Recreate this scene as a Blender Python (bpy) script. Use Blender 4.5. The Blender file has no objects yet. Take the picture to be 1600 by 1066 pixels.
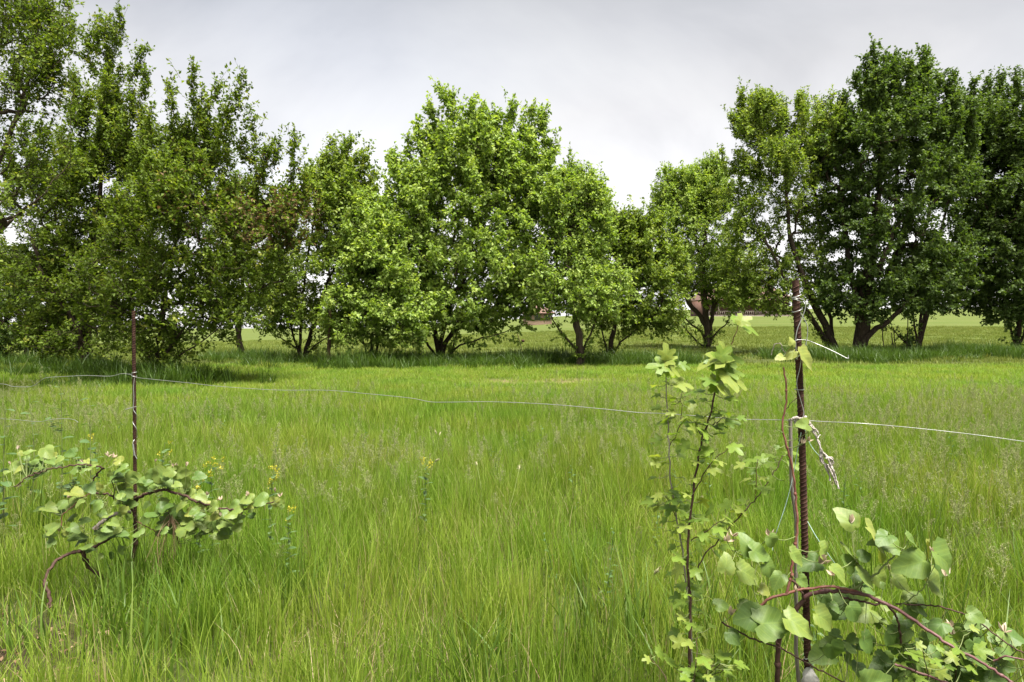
import bpy, math
import numpy as np
from mathutils import Vector, Matrix

rng = np.random.default_rng(11)
scene = bpy.context.scene
COL = scene.collection

# ------------------------------------------------------------------ camera, sky, sun, exposure
H = 1.5
F = 1067.0
PITCH = math.atan((533 - 488) / F)
cam = bpy.data.cameras.new('camera')
cam.lens = 24.0
cam.sensor_width = 36.0
cam.clip_start = 0.05
cam.clip_end = 6000
cam_ob = bpy.data.objects.new('camera', cam)
cam_ob.location = (0, 0, H)
cam_ob.rotation_euler = (math.pi / 2 - PITCH, 0, 0)
COL.objects.link(cam_ob)
scene.camera = cam_ob

SUN_EL = math.radians(71)
SUN_AZ = math.radians(145)            # clockwise from +Y (the way the camera looks)
sun = bpy.data.lights.new('sun', 'SUN')
sun.energy = 3.3
sun.angle = math.radians(26)
sun.color = (1.0, 0.95, 0.86)
sun_ob = bpy.data.objects.new('sun', sun)
sd = Vector((math.sin(SUN_AZ) * math.cos(SUN_EL), math.cos(SUN_AZ) * math.cos(SUN_EL), math.sin(SUN_EL)))
sun_ob.rotation_euler = sd.to_track_quat('Z', 'Y').to_euler()
COL.objects.link(sun_ob)

scene.view_settings.view_transform = 'Standard'
scene.view_settings.look = 'None'
scene.view_settings.gamma = 1.0
scene.view_settings.exposure = 2.35
scene.cycles.max_bounces = 8
scene.cycles.diffuse_bounces = 4
scene.cycles.transmission_bounces = 4
scene.cycles.transparent_max_bounces = 4


def nd(nt, kind, loc=None, **kw):
    n = nt.nodes.new(kind)
    for k, v in kw.items():
        setattr(n, k, v)
    return n


def ramp(nt, fac, stops, interp='LINEAR'):
    r = nt.nodes.new('ShaderNodeValToRGB')
    r.color_ramp.interpolation = interp
    e = r.color_ramp.elements
    while len(e) < len(stops):
        e.new(0.5)
    for i, (p, c) in enumerate(stops):
        e[i].position = p
        e[i].color = (*c, 1) if len(c) == 3 else c
    nt.links.new(fac, r.inputs[0])
    return r.outputs[0]


def mixc(nt, fac, a, b, blend='MIX'):
    m = nt.nodes.new('ShaderNodeMix')
    m.data_type = 'RGBA'
    m.blend_type = blend
    for sock, v in ((m.inputs[0], fac), (m.inputs[6], a), (m.inputs[7], b)):
        if hasattr(v, 'node'):
            nt.links.new(v, sock)
        elif isinstance(v, (int, float)):
            sock.default_value = v
        else:
            sock.default_value = (*v, 1)
    return m.outputs[2]


def math_n(nt, op, a, b=None, clamp=False):
    m = nt.nodes.new('ShaderNodeMath')
    m.operation = op
    m.use_clamp = clamp
    for i, v in enumerate((a, b)):
        if v is None:
            continue
        if hasattr(v, 'node'):
            nt.links.new(v, m.inputs[i])
        else:
            m.inputs[i].default_value = v
    return m.outputs[0]


def noise_n(nt, vec, scale, detail=3.0, rough=0.55, dist=0.0):
    n = nt.nodes.new('ShaderNodeTexNoise')
    n.inputs['Scale'].default_value = scale
    n.inputs['Detail'].default_value = detail
    n.inputs['Roughness'].default_value = rough
    n.inputs['Distortion'].default_value = dist
    if vec is not None:
        nt.links.new(vec, n.inputs['Vector'])
    return n.outputs['Fac']


world = bpy.data.worlds.new('World')
scene.world = world
world.use_nodes = True
wt = world.node_tree
wt.nodes.clear()
sky = nd(wt, 'ShaderNodeTexSky', sky_type='NISHITA', sun_disc=False)
sky.sun_elevation = SUN_EL
sky.sun_rotation = SUN_AZ
tc = nd(wt, 'ShaderNodeTexCoord')
sep = nd(wt, 'ShaderNodeSeparateXYZ')
wt.links.new(tc.outputs['Generated'], sep.inputs[0])
zz = math_n(wt, 'ADD', math_n(wt, 'MAXIMUM', sep.outputs[2], 0.0), 0.22)
cmb = nd(wt, 'ShaderNodeCombineXYZ')
wt.links.new(math_n(wt, 'DIVIDE', sep.outputs[0], zz), cmb.inputs[0])
wt.links.new(math_n(wt, 'DIVIDE', sep.outputs[1], zz), cmb.inputs[1])
n1 = noise_n(wt, cmb.outputs[0], 0.75, 6.0, 0.55, 0.7)
n2 = noise_n(wt, cmb.outputs[0], 0.33, 2.0, 0.5)
cloud = ramp(wt, n1, [(0.34, (0.72, 0.73, 0.765)), (0.50, (0.95, 0.95, 0.97)), (0.66, (1.12, 1.12, 1.11))])
elev = ramp(wt, sep.outputs[2], [(0.0, (1.08, 1.06, 1.03)), (0.16, (0.96, 0.96, 0.97)), (0.42, (0.53, 0.535, 0.552)), (1.0, (0.6, 0.61, 0.64))])
cloud = mixc(wt, 1.0, cloud, elev, 'MULTIPLY')
cl = mixc(wt, 1.0, cloud, (2.4, 2.4, 2.38), 'MULTIPLY')
cover = ramp(wt, n2, [(0.28, (0.9, 0.9, 0.9)), (0.5, (1, 1, 1))])
skyc = mixc(wt, cover, sky.outputs[0], cl)
bg = nd(wt, 'ShaderNodeBackground')
bg.inputs[1].default_value = 0.1
wt.links.new(skyc, bg.inputs[0])
wo = nd(wt, 'ShaderNodeOutputWorld')
wt.links.new(bg.outputs[0], wo.inputs[0])

# ------------------------------------------------------------------ helpers
CP, SP = math.cos(PITCH), math.sin(PITCH)


def P(px, py, d):
    """World point seen at photo pixel (px, py) whose world y is d."""
    xc, yc = (px - 800) / F, -(py - 533) / F
    dy, dz = CP + yc * SP, -SP + yc * CP
    t = d / dy
    return np.array((xc * t, d, H + dz * t))


def ground_z(x, y):
    x = np.asarray(x, float)
    y = np.asarray(y, float)
    far = np.maximum(y - 25, 0)
    t = 0.22 - x / np.maximum(y, 1)
    sl = 0.05 * 0.5 * (t + np.sqrt(t * t + 0.006))
    sl = np.minimum(sl, 0.06)
    z = (-sl + 0.006 * np.clip((x / np.maximum(y, 1) + 0.1) / 0.4, 0, 1)) * far * np.clip(far / 20, 0, 1)
    z = z + 0.035 * np.sin(x * 0.9 + 1.3) * np.sin(y * 0.7) * np.clip((y - 2) / 6, 0, 1)
    return z


def GP(px, d, dz=0.0):
    x = (px - 800) / F * (d * CP + 0.06)
    return np.array((x, d, float(ground_z(x, d)) + dz))


def unit(v):
    v = np.asarray(v, float)
    return v / np.maximum(np.linalg.norm(v, axis=-1, keepdims=True), 1e-9)


def mesh(name, verts, faces, mats, attrs=None, smooth=False, uv=None, midx=None):
    """faces: list of int arrays (n,k); attrs: {name: per-vertex float array}."""
    me = bpy.data.meshes.new(name)
    verts = np.asarray(verts, np.float32).reshape(-1, 3)
    me.vertices.add(len(verts))
    me.vertices.foreach_set('co', verts.ravel())
    faces = [np.asarray(f, np.int32) for f in faces if len(f)]
    loops = np.concatenate([f.ravel() for f in faces])
    sizes = np.concatenate([np.full(len(f), f.shape[1], np.int32) for f in faces])
    starts = np.concatenate([[0], np.cumsum(sizes)[:-1]]).astype(np.int32)
    me.loops.add(len(loops))
    me.loops.foreach_set('vertex_index', loops)
    me.polygons.add(len(sizes))
    me.polygons.foreach_set('loop_start', starts)
    if smooth:
        me.polygons.foreach_set('use_smooth', np.ones(len(sizes), bool))
    for m in (mats if isinstance(mats, (list, tuple)) else [mats]):
        me.materials.append(m)
    if midx is not None:
        me.polygons.foreach_set('material_index', np.asarray(midx, np.int32))
    me.update(calc_edges=True)
    for k, v in (attrs or {}).items():
        a = me.attributes.new(k, 'FLOAT', 'POINT')
        a.data.foreach_set('value', np.asarray(v, np.float32))
    if uv is not None:
        l = me.uv_layers.new(name='UVMap')
        l.data.foreach_set('uv', np.asarray(uv, np.float32)[loops].ravel())
    return me


def obj(name, me, parent=None):
    o = bpy.data.objects.new(name, me)
    COL.objects.link(o)
    if parent is not None:
        o.parent = parent
    return o


def empty(name, loc, label, cat, group=None):
    o = bpy.data.objects.new(name, None)
    o.empty_display_size = 0.2
    o.location = Vector(loc)
    COL.objects.link(o)
    tag(o, label, cat, group)
    return o


def tag(o, label=None, cat=None, group=None, kind=None):
    for k, v in (('label', label), ('category', cat), ('group', group), ('kind', kind)):
        if v:
            o[k] = v
    return o


class Geo:
    """Collects vertices and faces of one mesh."""

    def __init__(self):
        self.v, self.f, self.a, self.n = [], {}, [], 0

    def add(self, v, f, a=0.5):
        v = np.asarray(v, float).reshape(-1, 3)
        f = np.asarray(f, int)
        self.f.setdefault(f.shape[1], []).append(f + self.n)
        self.v.append(v)
        self.a.append(np.broadcast_to(np.asarray(a, float), (len(v),)))
        self.n += len(v)

    def mesh(self, name, mats, smooth=False, origin=(0, 0, 0)):
        v = np.concatenate(self.v) - np.asarray(origin)
        return mesh(name, v, [np.concatenate(x) for x in self.f.values()], mats, {'var': np.concatenate(self.a)}, smooth)


def tubes(pts, rad, sides=5, cap=True):
    """pts (B,n,3), rad (B,n) -> verts, quads (and tip caps as part of the last ring shrinking)."""
    pts = np.asarray(pts, float)
    rad = np.asarray(rad, float)
    B, n, _ = pts.shape
    tan = np.gradient(pts, axis=1) if n > 2 else np.repeat(pts[:, 1:] - pts[:, :1], 2, axis=1)
    tan = unit(tan)
    ref = np.where(np.abs(tan[:, :1, 2:3]) > 0.9, np.array([1.0, 0, 0]), np.array([0, 0, 1.0]))
    ref = np.broadcast_to(ref, tan.shape)
    u = unit(np.cross(tan, ref))
    w = np.cross(tan, u)
    ang = np.arange(sides) / sides * 2 * np.pi
    ring = (u[:, :, None] * np.cos(ang)[None, None, :, None] + w[:, :, None] * np.sin(ang)[None, None, :, None]) * rad[:, :, None, None]
    v = (pts[:, :, None] + ring).reshape(-1, 3)
    b = np.arange(B)[:, None, None] * n * sides
    i = np.arange(n - 1)[None, :, None] * sides
    s = np.arange(sides)[None, None, :]
    s2 = (s + 1) % sides
    q = np.stack([b + i + s, b + i + s2, b + i + sides + s2, b + i + sides + s], -1).reshape(-1, 4)
    return v, q


def spline(ctrl, n):
    """Catmull-Rom through control points, n samples by arc length."""
    c = np.asarray(ctrl, float)
    if len(c) == 2:
        t = np.linspace(0, 1, n)[:, None]
        return c[0] * (1 - t) + c[1] * t
    p = np.vstack([2 * c[0] - c[1], c, 2 * c[-1] - c[-2]])
    out = []
    for i in range(1, len(p) - 2):
        t = np.linspace(0, 1, 12, endpoint=False)[:, None]
        a, b, cc, d = p[i - 1], p[i], p[i + 1], p[i + 2]
        out.append(0.5 * ((2 * b) + (-a + cc) * t + (2 * a - 5 * b + 4 * cc - d) * t ** 2 + (-a + 3 * b - 3 * cc + d) * t ** 3))
    out = np.vstack(out + [c[-1:]])
    s = np.concatenate([[0], np.cumsum(np.linalg.norm(np.diff(out, axis=0), axis=1))])
    q = np.linspace(0, s[-1], n)
    return np.stack([np.interp(q, s, out[:, k]) for k in range(3)], 1)


def add_tube(g, ctrl, r0, r1=None, n=24, sides=6, var=0.5, wob=0.0, seed=0):
    p = spline(ctrl, n)
    if wob:
        r = np.random.default_rng(seed)
        k = r.normal(0, wob, (n, 3))
        k[0] = k[-1] = 0
        p = p + k
    rad = np.linspace(r0, r0 if r1 is None else r1, n)
    v, q = tubes(p[None], rad[None], sides)
    g.add(v, q, var)
    # end caps
    g.add(np.vstack([v[:sides], p[:1]]), np.stack([(np.arange(sides) + 1) % sides, np.arange(sides), np.full(sides, sides)], 1), var)
    g.add(np.vstack([v[-sides:], p[-1:]]), np.stack([np.arange(sides), (np.arange(sides) + 1) % sides, np.full(sides, sides)], 1), var)
    return p


# ------------------------------------------------------------------ materials
def new_mat(name):
    m = bpy.data.materials.new(name)
    m.use_nodes = True
    nt = m.node_tree
    nt.nodes.clear()
    out = nt.nodes.new('ShaderNodeOutputMaterial')
    return m, nt, out


def principled(nt, col, rough=0.6, spec=0.3, metallic=0.0, normal=None):
    b = nt.nodes.new('ShaderNodeBsdfPrincipled')
    if hasattr(col, 'node'):
        nt.links.new(col, b.inputs['Base Color'])
    else:
        b.inputs['Base Color'].default_value = (*col, 1)
    b.inputs['Roughness'].default_value = rough
    b.inputs['Specular IOR Level'].default_value = spec
    b.inputs['Metallic'].default_value = metallic
    if normal is not None:
        nt.links.new(normal, b.inputs['Normal'])
    return b


def bump(nt, h, strength=0.3, dist=0.01):
    b = nt.nodes.new('ShaderNodeBump')
    b.inputs['Strength'].default_value = strength
    b.inputs['Distance'].default_value = dist
    nt.links.new(h, b.inputs['Height'])
    return b.outputs[0]


def attr(nt, name='var'):
    a = nt.nodes.new('ShaderNodeAttribute')
    a.attribute_name = name
    return a.outputs['Fac']


def position(nt):
    return nt.nodes.new('ShaderNodeNewGeometry').outputs['Position']


def leaf_mat(name, stops, transl=0.42, rough=0.42, spec=0.35, tcol=(1.25, 1.3, 0.45), patch=None, veins=False, uvedge=None):
    m, nt, out = new_mat(name)
    col = ramp(nt, attr(nt), stops)
    if patch:                                    # large patches of another tint in the sward
        f = ramp(nt, noise_n(nt, position(nt), patch[0], 3.0, 0.6), [(0.38, (0, 0, 0)), (0.66, (1, 1, 1))])
        col = mixc(nt, f, col, mixc(nt, 1.0, col, patch[1], 'MULTIPLY'))
    nrm = None
    if veins:
        uv = nt.nodes.new('ShaderNodeUVMap')
        s = nt.nodes.new('ShaderNodeSeparateXYZ')
        nt.links.new(uv.outputs[0], s.inputs[0])
        au = math_n(nt, 'ABSOLUTE', s.outputs[0])
        mid = math_n(nt, 'LESS_THAN', au, 0.018)
        ph = math_n(nt, 'FRACT', math_n(nt, 'MULTIPLY', math_n(nt, 'SUBTRACT', s.outputs[1], math_n(nt, 'MULTIPLY', au, 0.85)), 5.5))
        lat = math_n(nt, 'LESS_THAN', math_n(nt, 'ABSOLUTE', math_n(nt, 'SUBTRACT', ph, 0.5)), 0.055)
        v = math_n(nt, 'MAXIMUM', mid, lat)
        blot = noise_n(nt, uv.outputs[0], 3.0, 3.0, 0.6)
        col = mixc(nt, ramp(nt, blot, [(0.35, (0, 0, 0)), (0.75, (0.6, 0.6, 0.6))]), col, mixc(nt, 1.0, col, (1.35, 1.12, 0.75), 'MULTIPLY'))
        col = mixc(nt, math_n(nt, 'MULTIPLY', v, 0.5), col, mixc(nt, 1.0, col, (1.5, 1.4, 1.3), 'MULTIPLY'))
        h = math_n(nt, 'ADD', math_n(nt, 'MULTIPLY', ph, 0.5), math_n(nt, 'MULTIPLY', blot, 0.6))
        nrm = bump(nt, h, 0.35, 0.004)
    b = principled(nt, col, rough, spec, normal=nrm)
    t = nt.nodes.new('ShaderNodeBsdfTranslucent')
    nt.links.new(mixc(nt, 1.0, col, tcol, 'MULTIPLY'), t.inputs[0])
    ms = nt.nodes.new('ShaderNodeMixShader')
    ms.inputs[0].default_value = transl
    nt.links.new(b.outputs[0], ms.inputs[1])
    nt.links.new(t.outputs[0], ms.inputs[2])
    nt.links.new(ms.outputs[0], out.inputs[0])
    return m


def plain_mat(name, stops, scale=20.0, rough=0.7, spec=0.25, metallic=0.0, bstr=0.3, bdist=0.01, stretch=(1, 1, 1), local=False):
    m, nt, out = new_mat(name)
    mp = nt.nodes.new('ShaderNodeMapping')
    mp.inputs['Scale'].default_value = stretch
    nt.links.new(position(nt), mp.inputs[0])
    f = noise_n(nt, mp.outputs[0], scale, 5.0, 0.65)
    col = ramp(nt, f, stops)
    b = principled(nt, col, rough, spec, metallic, bump(nt, f, bstr, bdist))
    nt.links.new(b.outputs[0], out.inputs[0])
    return m


M = {}
M['bark'] = plain_mat('bark', [(0.3, (0.022, 0.016, 0.012)), (0.55, (0.055, 0.04, 0.028)), (0.75, (0.10, 0.08, 0.058))], 9.0, 0.9, 0.15, bstr=0.8, bdist=0.02, stretch=(3, 3, 0.8))
M['bark_grey'] = plain_mat('bark_grey', [(0.3, (0.035, 0.025, 0.018)), (0.55, (0.075, 0.056, 0.04)), (0.75, (0.13, 0.105, 0.08))], 9.0, 0.9, 0.15, bstr=0.8, bdist=0.02, stretch=(3, 3, 0.8))
M['rust'] = plain_mat('rust', [(0.3, (0.019, 0.009, 0.007)), (0.5, (0.047, 0.022, 0.015)), (0.72, (0.083, 0.046, 0.033))], 60.0, 0.85, 0.2, bstr=0.6, bdist=0.003)
M['wire'] = plain_mat('wire', [(0.3, (0.268, 0.275, 0.261)), (0.7, (0.395, 0.402, 0.386))], 40.0, 0.42, 0.5, metallic=0.6, bstr=0.1, bdist=0.001)
M['rope'] = plain_mat('rope', [(0.3, (0.22, 0.19, 0.165)), (0.7, (0.50, 0.46, 0.42))], 130.0, 0.95, 0.1, bstr=0.8, bdist=0.003)
M['twine'] = plain_mat('twine', [(0.3, (0.26, 0.40, 0.36)), (0.7, (0.42, 0.55, 0.50))], 60.0, 0.6, 0.3)
M['stone'] = plain_mat('stone', [(0.3, (0.22, 0.21, 0.19)), (0.7, (0.5, 0.49, 0.46))], 30.0, 0.9, 0.2, bstr=0.7, bdist=0.01)
M['old_wood'] = plain_mat('old_wood', [(0.3, (0.13, 0.11, 0.09)), (0.7, (0.27, 0.24, 0.21))], 25.0, 0.9, 0.15, stretch=(6, 6, 0.6))
M['post_wood'] = plain_mat('post_wood', [(0.3, (0.05, 0.032, 0.02)), (0.7, (0.12, 0.08, 0.052))], 12.0, 0.9, 0.15, stretch=(6, 6, 0.5))
M['vine_bark'] = plain_mat('vine_bark', [(0.3, (0.028, 0.014, 0.010)), (0.6, (0.062, 0.032, 0.024)), (0.8, (0.118, 0.074, 0.056))], 45.0, 0.75, 0.25, bstr=0.6, bdist=0.003, stretch=(2, 2, 1))
M['cane_red'] = plain_mat('cane_red', [(0.3, (0.099, 0.033, 0.024)), (0.55, (0.167, 0.066, 0.048)), (0.8, (0.236, 0.126, 0.096))], 38.0, 0.55, 0.35, bstr=0.4, bdist=0.002)
M['cane_purple'] = plain_mat('cane_purple', [(0.3, (0.058, 0.023, 0.022)), (0.55, (0.116, 0.051, 0.050)), (0.8, (0.209, 0.126, 0.124))], 38.0, 0.55, 0.35, bstr=0.4, bdist=0.002)
M['stem_green'] = plain_mat('stem_green', [(0.3, (0.10, 0.14, 0.04)), (0.7, (0.19, 0.22, 0.08))], 40.0, 0.6, 0.3)
M['straw'] = leaf_mat('straw', [(0, (0.148, 0.089, 0.052)), (0.5, (0.252, 0.178, 0.104)), (1, (0.370, 0.296, 0.185))], 0.25, 0.7, 0.2, (1, 1, 0.9))

GRASS = [(0.0, (0.102, 0.180, 0.018)), (0.45, (0.210, 0.282, 0.035)), (0.85, (0.305, 0.355, 0.072)), (0.93, (0.29, 0.25, 0.11)), (1.0, (0.35, 0.27, 0.15))]
M['grass'] = leaf_mat('grass', GRASS, 0.50, 0.5, 0.18, (1.15, 1.2, 0.62), patch=(0.7, (0.68, 0.90, 0.72)))
M['grass_broad'] = leaf_mat('grass_broad', [(0, (0.069, 0.127, 0.018)), (0.6, (0.112, 0.182, 0.029)), (1, (0.175, 0.231, 0.054))], 0.42, 0.45, 0.25, (1.2, 1.25, 0.5))
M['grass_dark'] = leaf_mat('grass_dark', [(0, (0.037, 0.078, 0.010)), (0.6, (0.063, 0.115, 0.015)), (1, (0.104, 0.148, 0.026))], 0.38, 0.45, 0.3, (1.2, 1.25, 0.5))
M['grass_field'] = leaf_mat('grass_field', [(0, (0.131, 0.171, 0.034)), (0.6, (0.190, 0.223, 0.050)), (1, (0.271, 0.260, 0.089))], 0.35, 0.5, 0.25, (1.2, 1.2, 0.6), patch=(0.12, (0.88, 0.97, 0.85)))
M['seed'] = leaf_mat('seed', [(0, (0.178, 0.223, 0.070)), (0.6, (0.276, 0.300, 0.131)), (1, (0.357, 0.343, 0.192))], 0.35, 0.6, 0.2, (1.1, 1.1, 0.8))
M['leaf_pear'] = leaf_mat('leaf_pear', [(0, (0.100, 0.172, 0.028)), (0.55, (0.205, 0.293, 0.053)), (1, (0.339, 0.409, 0.100))], 0.42, 0.52, 0.26)
M['leaf_plum'] = leaf_mat('leaf_plum', [(0, (0.054, 0.090, 0.011)), (0.55, (0.103, 0.156, 0.018)), (0.85, (0.185, 0.236, 0.034)), (1, (0.213, 0.205, 0.037))], 0.40, 0.55, 0.16)
M['leaf_cherry'] = leaf_mat('leaf_cherry', [(0, (0.040, 0.075, 0.016)), (0.55, (0.073, 0.120, 0.023)), (1, (0.135, 0.192, 0.043))], 0.38, 0.52, 0.26)
M['leaf_bright'] = leaf_mat('leaf_bright', [(0, (0.084, 0.144, 0.020)), (0.55, (0.164, 0.233, 0.035)), (1, (0.274, 0.318, 0.064))], 0.42, 0.52, 0.26)
M['leaf_brown'] = leaf_mat('leaf_brown', [(0, (0.089, 0.056, 0.022)), (0.55, (0.141, 0.089, 0.037)), (1, (0.192, 0.141, 0.059))], 0.35, 0.55, 0.3, (1.1, 1.0, 0.7))
M['vine_leaf'] = leaf_mat('vine_leaf', [(0, (0.057, 0.115, 0.025)), (0.5, (0.110, 0.176, 0.039)), (0.8, (0.186, 0.228, 0.053)), (1, (0.268, 0.268, 0.075))], 0.33, 0.5, 0.35, (1.15, 1.15, 0.5), veins=True)
M['sapling_leaf'] = leaf_mat('sapling_leaf', [(0, (0.088, 0.170, 0.028)), (0.6, (0.154, 0.243, 0.039)), (1, (0.235, 0.290, 0.070))], 0.5, 0.45, 0.35, (1.2, 1.2, 0.45), veins=True)
M['vine_bud'] = leaf_mat('vine_bud', [(0, (0.296, 0.222, 0.133)), (0.6, (0.407, 0.318, 0.229)), (1, (0.459, 0.400, 0.311))], 0.3, 0.7, 0.2, (1, 1, 0.9))
M['weed_leaf'] = leaf_mat('weed_leaf', [(0, (0.052, 0.104, 0.033)), (0.6, (0.081, 0.141, 0.048)), (1, (0.126, 0.185, 0.081))], 0.35, 0.5, 0.3)
M['petal'] = leaf_mat('petal', [(0, (0.311, 0.311, 0.022)), (1, (0.459, 0.407, 0.030))], 0.35, 0.5, 0.3, (1, 1, 0.6))


# ------------------------------------------------------------------ ground
def build_ground():
    ys = np.concatenate([np.linspace(-6, 30, 100), np.geomspace(30.8, 2600, 70)])
    xs = np.concatenate([-np.geomspace(34, 2600, 40)[::-1], np.linspace(-33, 33, 110), np.geomspace(34, 2600, 40)])
    X, Y = np.meshgrid(xs, ys)
    Z = ground_z(X, Y)
    Z = np.maximum(Z, -60)
    v = np.stack([X, Y, Z], -1).reshape(-1, 3)
    nx, ny = len(xs), len(ys)
    i, j = np.meshgrid(np.arange(nx - 1), np.arange(ny - 1))
    a = (j * nx + i).ravel()
    m, nt, out = new_mat('ground')
    pos = position(nt)
    s = nt.nodes.new('ShaderNodeSeparateXYZ')
    nt.links.new(pos, s.inputs[0])
    n_fine = noise_n(nt, pos, 14.0, 6.0, 0.7)
    n_big = noise_n(nt, pos, 0.16, 4.0, 0.6)
    mp = nt.nodes.new('ShaderNodeMapping')
    mp.inputs['Scale'].default_value = (0.06, 0.5, 1)
    nt.links.new(pos, mp.inputs[0])
    n_str = noise_n(nt, mp.outputs[0], 0.9, 4.0, 0.6)
    soil = ramp(nt, n_fine, [(0.3, (0.012, 0.009, 0.006)), (0.55, (0.035, 0.025, 0.015)), (0.72, (0.075, 0.055, 0.036))])
    thatch = ramp(nt, n_fine, [(0.3, (0.022, 0.035, 0.008)), (0.6, (0.06, 0.07, 0.02)), (0.8, (0.12, 0.10, 0.042))])
    field = ramp(nt, n_str, [(0.3, (0.062, 0.082, 0.017)), (0.55, (0.08, 0.099, 0.024)), (0.75, (0.102, 0.108, 0.037))])
    field = mixc(nt, ramp(nt, n_big, [(0.4, (0, 0, 0)), (0.65, (1, 1, 1))]), field, mixc(nt, 1.0, field, (0.86, 0.96, 0.8), 'MULTIPLY'))
    # bare soil at the near left edge of the meadow, worn strawy ground beside the trees
    def spot(cx, cy, rx, ry):
        dx = math_n(nt, 'DIVIDE', math_n(nt, 'SUBTRACT', s.outputs[0], cx), rx)
        dy = math_n(nt, 'DIVIDE', math_n(nt, 'SUBTRACT', s.outputs[1], cy), ry)
        d2 = math_n(nt, 'ADD', math_n(nt, 'MULTIPLY', dx, dx), math_n(nt, 'MULTIPLY', dy, dy))
        return math_n(nt, 'SUBTRACT', 1.0, math_n(nt, 'ADD', d2, math_n(nt, 'MULTIPLY', math_n(nt, 'SUBTRACT', n_fine, 0.5), 0.8)), True)
    far = math_n(nt, 'MULTIPLY', math_n(nt, 'SUBTRACT', math_n(nt, 'ADD', s.outputs[1], math_n(nt, 'MULTIPLY', n_big, 4.0)), 24.0), 0.25, True)
    col = mixc(nt, far, thatch, field)
    col = mixc(nt, spot(-2.35, 2.9, 0.8, 0.55), col, soil)
    col = mixc(nt, spot(0.7, 14.8, 2.2, 1.1), col, mixc(nt, n_fine, (0.08, 0.062, 0.03), (0.21, 0.17, 0.085)))
    b = principled(nt, col, 0.95, 0.1, normal=bump(nt, n_fine, 0.7, 0.03))
    nt.links.new(b.outputs[0], out.inputs[0])
    o = obj('ground', mesh('ground', v, [np.stack([a, a + 1, a + nx + 1, a + nx], 1)], m, smooth=True))
    tag(o, kind='structure')


build_ground()


# ------------------------------------------------------------------ trees
def leaf_quads(base, axis, normal, L, W, fold=0.18, droop=0.12):
    """Folded two-triangle leaves. base (N,3), axis, normal unit; L, W (N,)."""
    side = unit(np.cross(axis, normal))
    nn = np.cross(side, axis)
    L = L[:, None]
    W = W[:, None]
    mid = base + axis * L * 0.45
    a = mid + side * W * 0.5 + nn * W * fold
    c = mid - side * W * 0.5 + nn * W * fold
    tip = base + axis * L - nn * L * droop
    v = np.stack([base, a, tip, c], 1).reshape(-1, 3)
    k = np.arange(len(base))[:, None] * 4
    f = np.concatenate([k + np.array([0, 1, 2]), k + np.array([0, 2, 3])], 1).reshape(-1, 3)
    return v, f


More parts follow.
